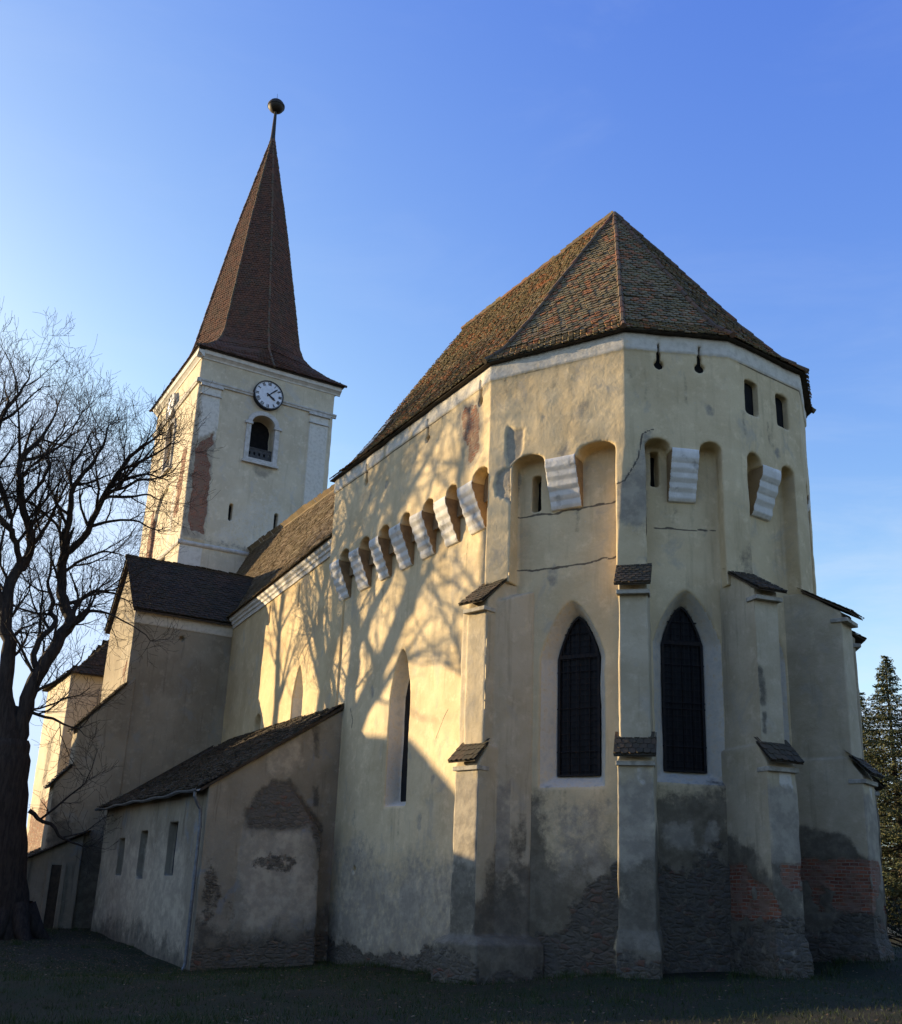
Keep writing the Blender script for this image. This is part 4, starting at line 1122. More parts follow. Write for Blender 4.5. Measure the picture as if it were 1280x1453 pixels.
def belfry(fr, s, hw, z0, zs, za):
    A = np.array(fr[0]); t, n = fr[1], fr[2]
    def P(x, z, d): return (*(A + t * x + n * d), z)
    lo = arch(s, hw + .30, z0 - .26, zs, za + .30, 8, False); li = arch(s, hw - .01, z0, zs, za, 8, False)
    k = len(lo); mb = MB()
    v = [P(x, z, .10) for x, z in lo] + [P(x, z, .10) for x, z in li] + [P(x, z, -.12) for x, z in lo] + [P(x, z, -.12) for x, z in li]
    f = []
    for j in range(k):
        q = (j + 1) % k
        f += [(j, q, k + q, k + j), (2 * k + j, 3 * k + j, 3 * k + q, 2 * k + q), (j, 2 * k + j, 2 * k + q, q), (k + j, k + q, 3 * k + q, 3 * k + j)]
    mb.add(v, f)
    for sg in (-1, 1): mb.box(P(s + sg * (hw + .16), zs + .02, .08), [(*t, 0), (*n, 0), (0, 0, 1)], (.26, .09, .09))
    mb.box(P(s, z0 - .30, .08), [(*t, 0), (*n, 0), (0, 0, 1)], (hw + .40, .12, .08))
    root = mb.build('belfry_window', M_jamb, church, bevel=.015)
    mb = MB()
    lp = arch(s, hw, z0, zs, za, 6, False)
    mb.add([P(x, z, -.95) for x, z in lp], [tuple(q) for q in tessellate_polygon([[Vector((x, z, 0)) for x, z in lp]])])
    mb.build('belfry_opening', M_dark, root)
    # pierced parapet board
    hol = []
    for k in range(5):
        x = s - hw + hw * 2 * (k + .5) / 5
        h = [(x + .085 * math.cos(g) * (1 if math.sin(g) > 0 else .9), z0 + .48 + .085 * math.sin(g) * (1 if math.sin(g) > 0 else 1.9)) for g in np.linspace(0, 2 * math.pi, 10, False)]
        hol.append(h)
    mb = MB(); out = rect(s - hw, s + hw, z0, z0 + .78)
    tri = tessellate_polygon([[Vector((x, z, 0)) for x, z in l] for l in [out] + hol])
    flat = [p for l in [out] + hol for p in l]; m = len(flat)
    mb.add([P(x, z, -.22) for x, z in flat] + [P(x, z, -.27) for x, z in flat], [tuple(q) for q in tri] + [tuple(m + i for i in q) for q in tri] + [(i, (i + 1) % 4, m + (i + 1) % 4, m + i) for i in range(4)])
    mb.box(P(s, z0 + .80, -.24), [(*t, 0), (*n, 0), (0, 0, 1)], (hw, .05, .035))
    mb.build('parapet_board', M_slate, root)
belfry(ty, 5.44 - .98, .82, 27.55, 29.9, 30.62)
belfry(tx, -42.6 + 47.5, .82, 27.8, 30.4, 31.1)
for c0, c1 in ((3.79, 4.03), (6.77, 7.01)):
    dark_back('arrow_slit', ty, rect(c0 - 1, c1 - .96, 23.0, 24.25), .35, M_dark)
# clocks
def clock(fr, s, z, r, hm, so_=.26, rim=None):
    A = np.array(fr[0]); t, n = np.array([*fr[1], 0]), np.array([*fr[2], 0]); up = np.array([0, 0, 1.])
    C = np.array([*(A + fr[1] * s), z]) + n * so_
    def ring(ra, rb, d0, d1):
        v, f = [], []
        for k in range(48):
            g = 2 * math.pi * k / 48; e = t * math.sin(g) + up * math.cos(g)
            v += [C + e * ra + n * d1, C + e * rb + n * d1, C + e * ra + n * d0, C + e * rb + n * d0]
        for k in range(48):
            o, q = 4 * k, 4 * ((k + 1) % 48)
            f += [(o, q, q + 1, o + 1), (o + 1, q + 1, q + 3, o + 3), (o, o + 2, q + 2, q)]
        return v, f
    mb = MB()
    v = [C + (t * math.sin(2 * math.pi * k / 48) + up * math.cos(2 * math.pi * k / 48)) * r * .97 for k in range(48)]
    v += [p - n * (so_ + .04) for p in v]
    mb.add(v, [tuple(range(48)), tuple(range(95, 47, -1))] + [(k, (k + 1) % 48, 48 + (k + 1) % 48, 48 + k) for k in range(48)])
    root = mb.build('clock', M_clock, church)
    mb = MB(); mb.add(*ring(r * .945, r * 1.01, -so_ - .03, .04)); mb.build('clock_rim', rim or M_black, root)
    mb = MB()
    num = ['XII', 'I', 'II', 'III', 'IIII', 'V', 'VI', 'VII', 'VIII', 'IX', 'X', 'XI']
    for k, word in enumerate(num):
        mb = MB()
        g = 2 * math.pi * k / 12
        e = t * math.sin(g) + up * math.cos(g); x_ = t * math.cos(g) - up * math.sin(g)
        wd = {'I': .062, 'V': .125, 'X': .125}
        tot = sum(wd[c] for c in word) * r; x = -tot / 2
        h = .105 * r
        for c in word:
            q = wd[c] * r; m = C + e * r * .775 + x_ * (x + q / 2) + n * .012
            if c == 'I': mb.box(m, [x_, e, n], (.019 * r, h, .006))
            else:
                for sg in (-1, 1):
                    lean = sg * q * (.27 if c == 'V' else .36)
                    d_ = e * 2 * h + x_ * lean * (1 if c == 'V' else 2); d_ /= np.linalg.norm(d_)
                    o_ = x_ * (lean * .55 if c == 'V' else 0)
                    mb.box(m + o_, [np.cross(n, d_), d_, n], (.018 * r if sg < 0 else .011 * r, h * 1.03, .006))
            x += q
        mb.build('clock_numeral', M_black, root)
    mb = MB(); mb.add(*ring(r * .905, r * .915, -.01, .012)); mb.build('minute_track', M_black, root)
    for ang, ln, wdh in ((hm[0], .56, .055), (hm[1], .82, .038)):
        g = R(ang); e = t * math.sin(g) + up * math.cos(g); x_ = np.cross(n, e)
        mb = MB()
        for sg, L_ in ((1, ln), (-1, .17)):
            a = C + n * .03
            tip = a + e * r * L_ * sg
            mid = a + e * r * L_ * sg * .72
            w0, w1 = wdh * r * .6, wdh * r * (1.3 if sg > 0 else 1)
            v = [a + x_ * w0, mid + x_ * w1, tip, mid - x_ * w1, a - x_ * w0]
            v += [p + n * .02 for p in v]
            mb.add(v, [(0, 1, 2, 3, 4), (9, 8, 7, 6, 5)] + [(i, (i + 1) % 5, 5 + (i + 1) % 5, 5 + i) for i in range(5)])
        mb.build('clock_hand', M_black, root)
clock(ty, 5.52 - .98, 32.07, 1.0, (124, 47))
clock(tx, -42.9 + 47.5, 32.45, .95, (124, 47), .22, M_jamb)

# ---- spire: square eaves sweeping up into an octagon
sc_ = np.array([-42.15, 5.62])
ax_top = np.array([-42.1, 5.62, 56.0])
def ringp(kind, r, z):
    out = []
    for k in range(8):
        g = math.pi / 4 * k
        if kind == 'sq':
            rr = r / max(abs(math.cos(g)), abs(math.sin(g)))
            out.append(np.array([sc_[0] + rr * math.cos(g) * 1.14, sc_[1] + rr * math.sin(g), z]))
        else:
            out.append(np.array([sc_[0] + r * math.cos(g), sc_[1] + r * math.sin(g), z]))
    return out
def mixr(a, b, u, z): return [np.array([*((1 - u) * p[:2] + u * q[:2]), z]) for p, q in zip(a, b)]
SQ = ringp('sq', 5.12, 34.05)
OC = ringp('oc', 3.88, 37.3)
rings = [SQ, mixr(SQ, OC, .36, 34.85), mixr(SQ, OC, .72, 35.85), mixr(SQ, OC, .92, 36.7), [np.array([*(p[:2] * 1), 37.6]) for p in ringp('oc', 3.80, 37.7)],
         ringp('oc', 2.0, 47.2), [ax_top + (p - np.array([*sc_, 0])) * np.array([.0, .0, 0]) + np.array([(p[0] - sc_[0]) * .03, (p[1] - sc_[1]) * .03, 0]) for p in ringp('oc', 3.5, 0)]]
specs = []
for k in range(8):
    q = (k + 1) % 8
    g = math.pi / 4 * (k + .5)
    specs.append(([r_[k] for r_ in rings], [r_[q] for r_ in rings], .19, .21, .8, (math.cos(g), math.sin(g), .4), 50 + k))
spire = multi_tiles('spire', specs, M_spire, church)
hips('ridge_tiles', [[r_[k] for r_ in rings] for k in range(8)], .085, M_hip, spire, .34)
mb = MB(); mb.prism([tuple(p[:2] * .985 + sc_ * .015) for p in SQ], 33.98, 34.02); mb.build('eaves_board', M_under, spire)
mb = MB()
mb.add(*tube([(*sc_, 55.2), (*sc_, 56.4), (*sc_, 58.7)], [.26, .17, .10], 10, True))
finial = mb.build('finial', M_copper, spire)
bm = bmesh.new(); bmesh.ops.create_uvsphere(bm, u_segments=24, v_segments=14, radius=.63, matrix=Matrix.Translation((*sc_, 59.12)) @ Matrix.Diagonal((1, 1, .88, 1)))
me = bpy.data.meshes.new('finial_ball'); bm.to_mesh(me); bm.free()
me.polygons.foreach_set('use_smooth', [True] * len(me.polygons)); me.materials.append(M_copper)
ob = bpy.data.objects.new('finial_ball', me); ob.parent = spire; COL.objects.link(ob)
mb = MB(); mb.add(*tube([(*sc_, 59.04), (*sc_, 59.20)], [.66, .66], 24, True)); mb.bar((*sc_, 59.6), (*sc_, 60.3), .025, 6, .01)
mb.build('finial_band', M_copper, spire)

# ================================================================== GROUND
CP = np.array([(4.3, 1.2, .05), (6.2, 4.3, .15), (0, -.7, -.42), (-10, -3.9, -.97), (-10, -1.8, -.8), (-9.9, .4, -.65), (-5, 0, -.5), (-24, -3.9, -.48), (-22, -8.2, -.72), (-28, -6, -.5),
               (5.6, 8.3, .5), (2.6, 11, .6), (2.7, -2.4, -.4), (12, -8, -.15), (23, -14, 0), (0, -10.7, -.75), (-10, -12, -.9), (-20, -14, -.8), (10, 4, .05), (14, 12, .3)])
def ground_z(P):
    P = np.asarray(P, float)
    d = ((P[:, None, 0] - CP[None, :, 0]) ** 2 + (P[:, None, 1] - CP[None, :, 1]) ** 2)
    wt = 1 / (d + 2.0) ** 1.6
    z = (wt * CP[None, :, 2]).sum(1) / wt.sum(1)
    far = sm(np.hypot(P[:, 0] + 5, P[:, 1]), 25, 60)
    z = z * (1 - far) + far * -.3
    n = fbm(np.c_[P, np.zeros(len(P))], .55, 3, 77) - .5
    return z + n * .14 * (1 - far) + far * (fbm(np.c_[P, np.zeros(len(P))], .03, 3, 78) - .5) * 1.2
def axis(lo, hi):
    a = [0.]
    st = .32
    while a[-1] < hi:
        a.append(a[-1] + st)
        if a[-1] > 26: st *= 1.18
    b = [0.]; st = .32
    while b[-1] > lo:
        b.append(b[-1] - st)
        if b[-1] < -32: st *= 1.18
    return np.array(sorted(set(a + b)))
gx, gy = axis(-900, 900), axis(-900, 900)
X, Y = np.meshgrid(gx, gy, indexing='ij')
pts = np.c_[X.ravel(), Y.ravel()]
Zg = np.concatenate([ground_z(c) for c in np.array_split(pts, 20)])
nyy = len(gy)
idx = np.arange(len(pts)).reshape(X.shape)
faces = np.c_[idx[:-1, :-1].ravel(), idx[1:, :-1].ravel(), idx[1:, 1:].ravel(), idx[:-1, 1:].ravel()]
s = NT('churchyard_ground')
n1 = s.noise(.5, 6); n2 = s.noise(6, 6, rough=.7)
col = s.mix(s.step(n1, .4, .62), (.012, .020, .005), (.022, .019, .009))
col = s.mix(s.math('MULTIPLY', s.step(n2, .5, .7), .6), col, (.032, .026, .013))
s.done(col, s.bump(s.noise(14, 6, rough=.7), .05, .9), .95)
ground = mesh_obj('ground', np.c_[pts, Zg], faces.tolist(), s.m, None, True)
ground['kind'] = 'structure'

s = NT('grass_blades')
g = s.n('NewGeometry')
col = s.ramp(g.outputs['Random Per Island'], [(0, (.016, .036, .005)), (.5, (.026, .050, .007)), (.84, (.045, .055, .011)), (.95, (.07, .058, .024)), (1, (.10, .078, .038))])
s.done(col, None, .7)
NB = 110000
ga = rng.uniform(-30, 13, NB); gc = rng.uniform(-13, 13, NB)
cx_, cy_ = 23.03 - ga, -14.15 - gc
keep = (fbm(np.c_[ga, gc, gc * 0], .5, 3, 5) > .36 - .1 * rng.random(NB)) & ~((ga < 4.6) & (gc > .4 + np.maximum(0, ga) * .5) & (gc < 10.5)) & ~((ga < -10.3) & (gc > -3.8))
keep &= ~((ga < -12) & (fbm(np.c_[ga, gc, gc * 0], .35, 2, 6) > .42))
ga, gc = ga[keep], gc[keep]
gz = ground_z(np.c_[ga, gc])
n = len(ga)
ft_ = [(-10.1, -4.1), (-10.05, -.1), (-9.9, .35), (-.9, .35), (-.6, -1.1), (.75, -1.1), (1.6, .7), (3.2, 1.6), (4.2, .9), (5.1, 1.9), (5.1, 3.7), (6.1, 4.2), (6.1, 5.1), (5.0, 7.0), (5.6, 7.9)]
tg_, tc_ = [], []
for (x0_, y0_), (x1_, y1_) in zip(ft_[:-1], ft_[1:]):
    for _ in range(int(math.hypot(x1_ - x0_, y1_ - y0_) * 3.2)):
        u = rng.random(); m = rng.integers(12, 45); sp_ = rng.uniform(.05, .16)
        nx, ny = (y1_ - y0_), -(x1_ - x0_); l_ = math.hypot(nx, ny); o_ = rng.uniform(0, .3)
        tg_ += list(x0_ + (x1_ - x0_) * u + nx / l_ * o_ + rng.normal(0, sp_, m)); tc_ += list(y0_ + (y1_ - y0_) * u + ny / l_ * o_ + rng.normal(0, sp_, m))
for _ in range(420):
    m = rng.integers(10, 40); sp_ = rng.uniform(.06, .2); x_, y_ = rng.uniform(-26, 8), rng.uniform(-11, 9)
    if (x_ < 5.2 and y_ > .2 + max(0, x_) * .5 and y_ < 10.5) or (x_ < -10 and y_ > -4): continue
    tg_ += list(x_ + rng.normal(0, sp_, m)); tc_ += list(y_ + rng.normal(0, sp_, m))
n0 = n
tg_, tc_ = np.array(tg_), np.array(tc_)
ga, gc = np.r_[ga, tg_], np.r_[gc, tc_]; gz = np.r_[gz, ground_z(np.c_[tg_, tc_])]; n = len(ga)
tall = np.where(np.arange(n) < n0, 1.0, 2.3)
hh = tall * rng.uniform(.03, .085, n) * (.7 + .8 * fbm(np.c_[ga, gc, gz * 0], .9, 2, 8)); th = rng.uniform(0, 6.283, n); ln = rng.normal(0, .035, (n, 2)) * tall[:, None] ** .8; wd = rng.uniform(.004, .009, n)
v = np.empty((n, 3, 3))
v[:, 0] = np.c_[ga - np.cos(th) * wd, gc - np.sin(th) * wd, gz - .01]
v[:, 1] = np.c_[ga + np.cos(th) * wd, gc + np.sin(th) * wd, gz - .01]
v[:, 2] = np.c_[ga + ln[:, 0], gc + ln[:, 1], gz + hh]
grass = mesh_obj('grass', v.reshape(-1, 3), np.arange(3 * n).reshape(-1, 3).tolist(), s.m)
grass['kind'] = 'stuff'

s = NT('fallen_leaves')
g = s.n('NewGeometry')
col = s.ramp(g.outputs['Random Per Island'], [(0, (.07, .045, .025)), (.6, (.12, .075, .04)), (.9, (.17, .11, .06)), (1, (.24, .19, .13))])
s.done(col, None, .85)
nl = 9000
la = np.concatenate([rng.uniform(-30, -9, 6000), rng.uniform(-10, 12, 3000)]); lc = np.concatenate([rng.uniform(-11, -3.9, 6000), rng.uniform(-9, 9, 3000)])
k_ = ~((la > -10.3) & (la < 4.8) & (lc > .3 + np.maximum(0, la) * .5)) ; la, lc = la[k_], lc[k_]; nl = len(la)
lz = ground_z(np.c_[la, lc]) + rng.uniform(.012, .04, nl)
th = rng.uniform(0, 6.283, nl); r_ = rng.uniform(.018, .045, nl)
v = np.empty((nl, 4, 3))
for k in range(4):
    g_ = th + k * math.pi / 2; rr = r_ * (1 if k % 2 else .6)
    v[:, k] = np.c_[la + np.cos(g_) * rr, lc + np.sin(g_) * rr, lz + rng.uniform(-.01, .015, nl)]
lv = mesh_obj('fallen_leaves', v.reshape(-1, 3), np.arange(4 * nl).reshape(-1, 4).tolist(), s.m)
lv['kind'] = 'stuff'

# low wooded hill far beyond the churchyard
mb = MB(); hv, hf = [], []
nu, nv = 60, 10
for i in range(nu + 1):
    g = R(95 + 170 * i / nu)
    for j in range(nv + 1):
        rr = 330 + 30 * j
        h = 26 * math.sin(math.pi * j / nv) * (.6 + .4 * math.sin(i * .33) + .12 * math.sin(i * 1.1))
        hv.append((rr * math.cos(g), rr * math.sin(g), h - 3))
for i in range(nu):
    for j in range(nv):
        o = i * (nv + 1) + j; hf.append((o, o + 1, o + nv + 2, o + nv + 1))
hill = mesh_obj('distant_hill', hv, hf, simple('hill_woods', (.16, .14, .11), (.11, .11, .09), .08, .95), None, True)
hill['kind'] = 'structure'

# ================================================================== TREES
def view_off(p):
    """smooth sideways wander so that a crown drawn as limbs has depth"""
    return None
class Tree:
    def __init__(s, seed): s.r = np.random.default_rng(seed); s.big = MB(); s.twv, s.twf, s.k = [], [], 0
    def put(s, P, rad):
        rm = max(rad)
        n = 10 if rm > .3 else 7 if rm > .1 else 5 if rm > .03 else 3
        v, f = tube(P, rad, n)
        if rm > .045: s.big.add(v, f)
        else:
            s.twf += [tuple(i + s.k for i in q) for q in f]; s.twv += [tuple(p) for p in v]; s.k += len(v)
    def limb(s, P, rad, level, dens=1.0, droop=0.0, maxl=4, lscale=1.0):
        """draw one limb and grow side shoots from it"""
        P = [np.array(p, float) for p in P]
        s.put(P, rad)
        if level >= maxl: return
        if level == 0:
            t = P[-1] - P[-2]; t /= np.linalg.norm(t)
            for k in range(4): s.shoot(P[-1], t, s.r.uniform(.6, 1.3), rad[-1] * .8, 2, dens, droop, maxl, lscale)
        seg = [np.linalg.norm(b - a) for a, b in zip(P[:-1], P[1:])]
        tot = sum(seg)
        step = {0: .72, 1: .46, 2: .30, 3: .22}[level] / dens
        d = step * s.r.uniform(.3, 1)
        if level == 0: d = max(d, tot * .22)
        while d < tot:
            q = d; i = 0
            while i < len(seg) - 1 and q > seg[i]: q -= seg[i]; i += 1
            u = q / (seg[i] + 1e-9)
            p = P[i] + (P[i + 1] - P[i]) * u; r0 = rad[i] + (rad[i + 1] - rad[i]) * u
            t = P[i + 1] - P[i]; t /= np.linalg.norm(t) + 1e-9
            rem = tot - d
            L = {0: s.r.uniform(1.6, 3.6), 1: s.r.uniform(1.0, 2.2), 2: s.r.uniform(.6, 1.3), 3: s.r.uniform(.3, .75)}[level] * lscale
            L *= min(1.15, .45 + .9 * min(1, r0 / .1)) if level < 2 else 1
            s.shoot(p, t, L, min(r0 * .62, {0: .075, 1: .034, 2: .019, 3: .011}[level]), level + 1, dens, droop, maxl, lscale)
            d += step * s.r.uniform(.6, 1.5)
    def shoot(s, p, t, L, r0, level, dens, droop, maxl, lscale):
        a = s.r.normal(0, 1, 3); a -= t * (a @ t); a /= np.linalg.norm(a) + 1e-9
        ang = R(s.r.uniform(28, 62))
        d = t * math.cos(ang) + a * math.sin(ang)
        up = .10 if level < 3 else .16
        n = 5 if level < 3 else 4
        pts, rad = [p], [r0]
        for k in range(n):
            d = d + s.r.normal(0, .20, 3) + np.array([0, 0, up - droop * (k + 1) / n])
            d /= np.linalg.norm(d)
            pts.append(pts[-1] + d * L / n); rad.append(max(.0065, r0 * (1 - .78 * (k + 1) / n)))
        s.limb(pts, rad, level, dens, droop, maxl, lscale)
    def build(s, name, label, cat, base, group=None):
        root = empty(name, base)
        tag(root, label, cat, group)
        b = np.array(base)
        o = mesh_obj('trunk', [tuple(np.array(p) - b) for p in s.big.v], s.big.f, M_bark, root, True)
        o2 = mesh_obj('crown', [tuple(np.array(p) - b) for p in s.twv], s.twf, M_bark, root)
        return root
def smooth_path(pts, sub=3):
    """Catmull-Rom through (x, y, z, r)"""
    P = np.array(pts, float); P = np.vstack([2 * P[0] - P[1], P, 2 * P[-1] - P[-2]])
    out = []
    for i in range(1, len(P) - 2):
        for k in range(sub):
            u = k / sub
            out.append(.5 * ((2 * P[i]) + (-P[i - 1] + P[i + 1]) * u + (2 * P[i - 1] - 5 * P[i] + 4 * P[i + 1] - P[i + 2]) * u ** 2 + (-P[i - 1] + 3 * P[i] - 3 * P[i + 1] + P[i + 2]) * u ** 3))
    out.append(P[-2])
    out = np.array(out); out[:, 3] = np.maximum(out[:, 3], .004)
    return out
LIMBS= [[(-22.03,-7.41,-1.04,1.425),(-22.05,-7.53,-0.41,1.114),(-22.1,-7.83,1.39,0.958),(-22.16,-8.23,4.03,0.96),(-22.19,-8.42,5.94,0.963),(-22.19,-8.45,6.78,0.84)],[(-22.17,-8.3,6.51,0.466),(-22.12,-7.99,8.51,0.391),(-22.08,-7.73,9.8,0.361),(-22.01,-7.27,10.95,0.331),(-21.97,-7.01,11.9,0.317),(-22.01,-7.28,12.81,0.286),(-22.04,-7.48,13.87,0.272),(-22.07,-7.65,15.27,0.258),(-22.06,-7.6,15.92,0.259)],[(-22.06,-7.58,15.6,0.194),(-22.08,-7.7,16.64,0.179),(-22.07,-7.68,17.72,0.164),(-22.05,-7.56,18.94,0.139),(-22.01,-7.28,19.91,0.12),(-21.96,-6.92,20.77,0.094),(-21.91,-6.64,21.62,0.067),(-21.9,-6.55,22.52,0.041)],[(-22.06,-7.59,15.85,0.21),(-22.01,-7.26,16.17,0.195),(-21.93,-6.74,17.23,0.17),(-21.87,-6.34,18.64,0.158),(-21.82,-6.07,19.47,0.139),(-21.72,-5.41,20.73,0.107),(-21.67,-5.08,21.26,0.074),(-21.6,-4.63,21.88,0.044)],[(-21.86,-6.29,18.71,0.099),(-21.81,-5.98,18.81,0.086),(-21.71,-5.3,18.83,0.073),(-21.62,-4.71,18.95,0.053),(-21.53,-4.16,18.67,0.03)],[(-21.84,-6.17,19.14,0.086),(-21.74,-5.49,19.68,0.073),(-21.62,-4.73,19.9,0.06),(-21.52,-4.06,19.72,0.033)],[(-21.97,-7.03,12.05,0.159),(-21.94,-6.8,13.16,0.128),(-21.91,-6.64,13.49,0.109),(-21.85,-6.22,13.96,0.083),(-21.74,-5.49,13.85,0.058),(-21.62,-4.72,13.48,0.032)],[(-21.98,-7.08,11.77,0.174),(-21.89,-6.5,12.39,0.127),(-21.85,-6.26,12.74,0.095),(-21.76,-5.63,12.67,0.064),(-21.62,-4.71,12.23,0.041),(-21.44,-3.6,11.43,0.025)],[(-22.08,-7.69,9.89,0.188),(-22.13,-8.06,9.88,0.173),(-22.14,-8.08,10.91,0.158),(-22.06,-7.57,11.7,0.142),(-22.1,-7.87,12.52,0.127),(-22.09,-7.78,13.21,0.108),(-22.14,-8.09,14.25,0.083),(-22.15,-8.16,15.5,0.052)],[(-22.19,-8.46,6.5,0.684),(-22.25,-8.81,8.46,0.407),(-22.28,-9.0,9.89,0.377),(-22.33,-9.37,11.62,0.333),(-22.35,-9.47,12.81,0.303),(-22.34,-9.38,14.05,0.273),(-22.32,-9.25,14.6,0.257),(-22.29,-9.05,15.67,0.227),(-22.34,-9.42,17.21,0.196),(-22.38,-9.67,18.53,0.165),(-22.39,-9.72,19.85,0.147),(-22.31,-9.22,21.31,0.115),(-22.27,-8.98,22.25,0.075),(-22.25,-8.79,23.24,0.041)],[(-22.32,-9.25,14.6,0.161),(-22.39,-9.71,15.88,0.162),(-22.48,-10.29,16.58,0.163),(-22.57,-10.88,17.27,0.131),(-22.67,-11.53,18.76,0.099)],[(-22.41,-9.85,16.78,0.147),(-22.52,-10.55,18.63,0.149),(-22.56,-10.85,20.05,0.134),(-22.54,-10.73,21.86,0.108),(-22.49,-10.36,23.19,0.075),(-22.45,-10.1,24.16,0.041)],[(-22.39,-9.72,19.85,0.107),(-22.31,-9.23,20.22,0.094),(-22.22,-8.63,21.02,0.081),(-22.13,-8.06,22.18,0.061),(-22.09,-7.76,23.3,0.034)],[(-22.36,-9.52,17.52,0.098),(-22.28,-9.0,18.6,0.099),(-22.24,-8.75,19.81,0.087),(-22.24,-8.77,20.99,0.067),(-22.18,-8.39,22.46,0.044)],[(-22.33,-9.34,11.62,0.253),(-22.43,-10.01,13.35,0.224),(-22.54,-10.68,15.09,0.194),(-22.61,-11.15,17.22,0.164),(-22.64,-11.36,19.45,0.133),(-22.65,-11.4,21.44,0.088),(-22.65,-11.43,23.48,0.048)],[(-22.07,-7.64,16.23,0.097),(-22.16,-8.22,17.1,0.078),(-22.26,-8.86,17.64,0.066),(-22.35,-9.46,17.85,0.039)],[(-22.24,-8.76,8.17,0.156),(-22.12,-7.99,7.96,0.094),(-21.97,-7.03,7.76,0.069),(-21.82,-6.04,7.42,0.037)],[(-22.03,-7.42,4.08,0.124),(-21.9,-6.57,3.59,0.093),(-21.81,-5.97,3.08,0.068),(-21.68,-5.15,2.85,0.037)]]
LIMBS += [[(-21.72, -5.41, 20.2, .085), (-21.6, -4.6, 20.9, .06), (-21.5, -4.0, 21.6, .04)], [(-21.86, -6.29, 18.71, .10), (-21.75, -5.6, 19.6, .075), (-21.66, -5.0, 20.6, .055), (-21.6, -4.6, 21.6, .03)],
  [(-21.93, -6.74, 17.23, .11), (-21.8, -5.9, 17.6, .08), (-21.66, -5.0, 17.7, .06), (-21.5, -4.0, 17.2, .035)], [(-22.07, -7.65, 14.8, .10), (-21.95, -6.9, 15.6, .08), (-21.82, -6.0, 16.1, .06), (-21.7, -5.3, 16.0, .03)],
  [(-22.05, -7.56, 18.94, .10), (-22.1, -7.9, 20.0, .08), (-22.06, -7.6, 21.2, .06), (-22.0, -7.2, 22.2, .03)], [(-22.29, -9.05, 15.67, .12), (-22.2, -8.5, 16.8, .1), (-22.15, -8.2, 18.0, .075), (-22.1, -7.8, 19.2, .05)]]
vw = np.array([-.99, .15, 0])
T = Tree(3)
for li, l in enumerate(LIMBS):
    q = smooth_path(l, 4)
    w_ = (fbm(q[:, :3] * np.array([1, 1, .9]), .16, 2, 91) - .5) * 9 * sm(q[:, 2], 6.5, 12)
    q[:, 2] = np.where(q[:, 2] > 12, 12 + (q[:, 2] - 12) * .83, q[:, 2])
    P = q[:, :3] + vw * w_[:, None] + (fbm(q[:, :3], .9, 2, 92)[:, None] - .5) * np.array([.1, .35, .1]) + (fbm(q[:, :3], 2.6, 2, 95)[:, None] - .5) * np.array([.15, .22, .12])
    if li == 0: P, rad = q[:, :3], q[:, 3] * .86 * (1 + .05 * np.sin(np.arange(len(q)) * 2.1))
    else: rad = q[:, 3] * .80
    if li == 0:
        T.put(list(P), list(rad))
    else:
        T.limb(list(P), list(rad), 0, .92, .10 if li in (4, 5, 6, 7, 16, 17) else .0)
# root flare
for k in range(7):
    g = 6.283 * k / 7 + .3
    c, sn = math.cos(g), math.sin(g)
    T.put([(-22.04 + c * .5, -7.45 + sn * .5, .5), (-22.03 + c * 1.0, -7.4 + sn * 1.0, -.45), (-22.03 + c * 1.6, -7.4 + sn * 1.6, -.95)], [.38, .30, .12])
T.build('bare_tree', 'huge old bare tree with thick dark trunk at the left edge before the tower', 'tree', (-22.03, -7.41, -.9))
print('tree verts', len(T.big.v), len(T.twv))

def free_tree(name, label, seed, limbs, base, dens=.75, group=None, maxl=3):
    t = Tree(seed)
    for i, l in enumerate(limbs):
        q = smooth_path(l, 3)
        P = q[:, :3] + (fbm(q[:, :3], .35, 2, seed) - .5)[:, None] * np.array([.8, .8, .1]) * sm(q[:, 2], 0, 4)[:, None]
        if i == 0 and len(limbs) > 1: t.put(list(P), list(q[:, 3]))
        else: t.limb(list(P), list(q[:, 3]), 0, dens, 0.0, maxl, 1.25)
    return t.build(name, label, 'tree', base, group)
def shade_tree(a, c, pts, seed, label):
    """trunk through given points, plus side limbs"""
    r = np.random.default_rng(seed)
    limbs = [pts[:3]]
    limbs.append(pts[2:])
    for (x, y, z, rr) in pts[2:-1]:
        for k in range(2):
            g = r.uniform(0, 6.283); L = r.uniform(2.2, 3.8)
            d = np.array([math.cos(g), math.sin(g), r.uniform(.9, 1.8)]); d /= np.linalg.norm(d)
            q = np.array([x, y, z]); l = [(x, y, z, rr * .55)]
            for j in range(4):
                d = d + r.normal(0, .16, 3) + np.array([0, 0, .12]); d /= np.linalg.norm(d)
                q = q + d * L / 2.4
                l.append((*q, rr * .55 * (1 - .22 * (j + 1))))
            limbs.append(l)
    return free_tree('bare_tree', label, seed, limbs, (a, c, -.9), .7, 'bare trees beyond the left edge')
shade_tree(-35.6, -17.6, [(-35.6, -17.6, -1, .65), (-34.6, -17.3, 5, .5), (-32.6, -17.1, 11.3, .42), (-31.1, -17.1, 13, .36), (-29.8, -17.2, 14.6, .3), (-28.9, -17.2, 15.3, .25), (-28.5, -17.0, 17.7, .18), (-28.2, -17, 20.5, .08)], 5,
           'leaning bare tree beyond the left edge, its forked shadow crossing the tall choir wall')
shade_tree(-38.5, -17.4, [(-38.5, -17.4, -1, .5), (-37.6, -17.3, 6, .42), (-35.7, -17.1, 13.1, .28), (-34.7, -17.2, 15.0, .24), (-33.4, -17.0, 15.9, .2), (-32.5, -17.1, 16.9, .16), (-31.6, -17, 19, .07)], 6,
           'slim bare tree beyond the left edge, its slanting shadow beside the nave cornice')
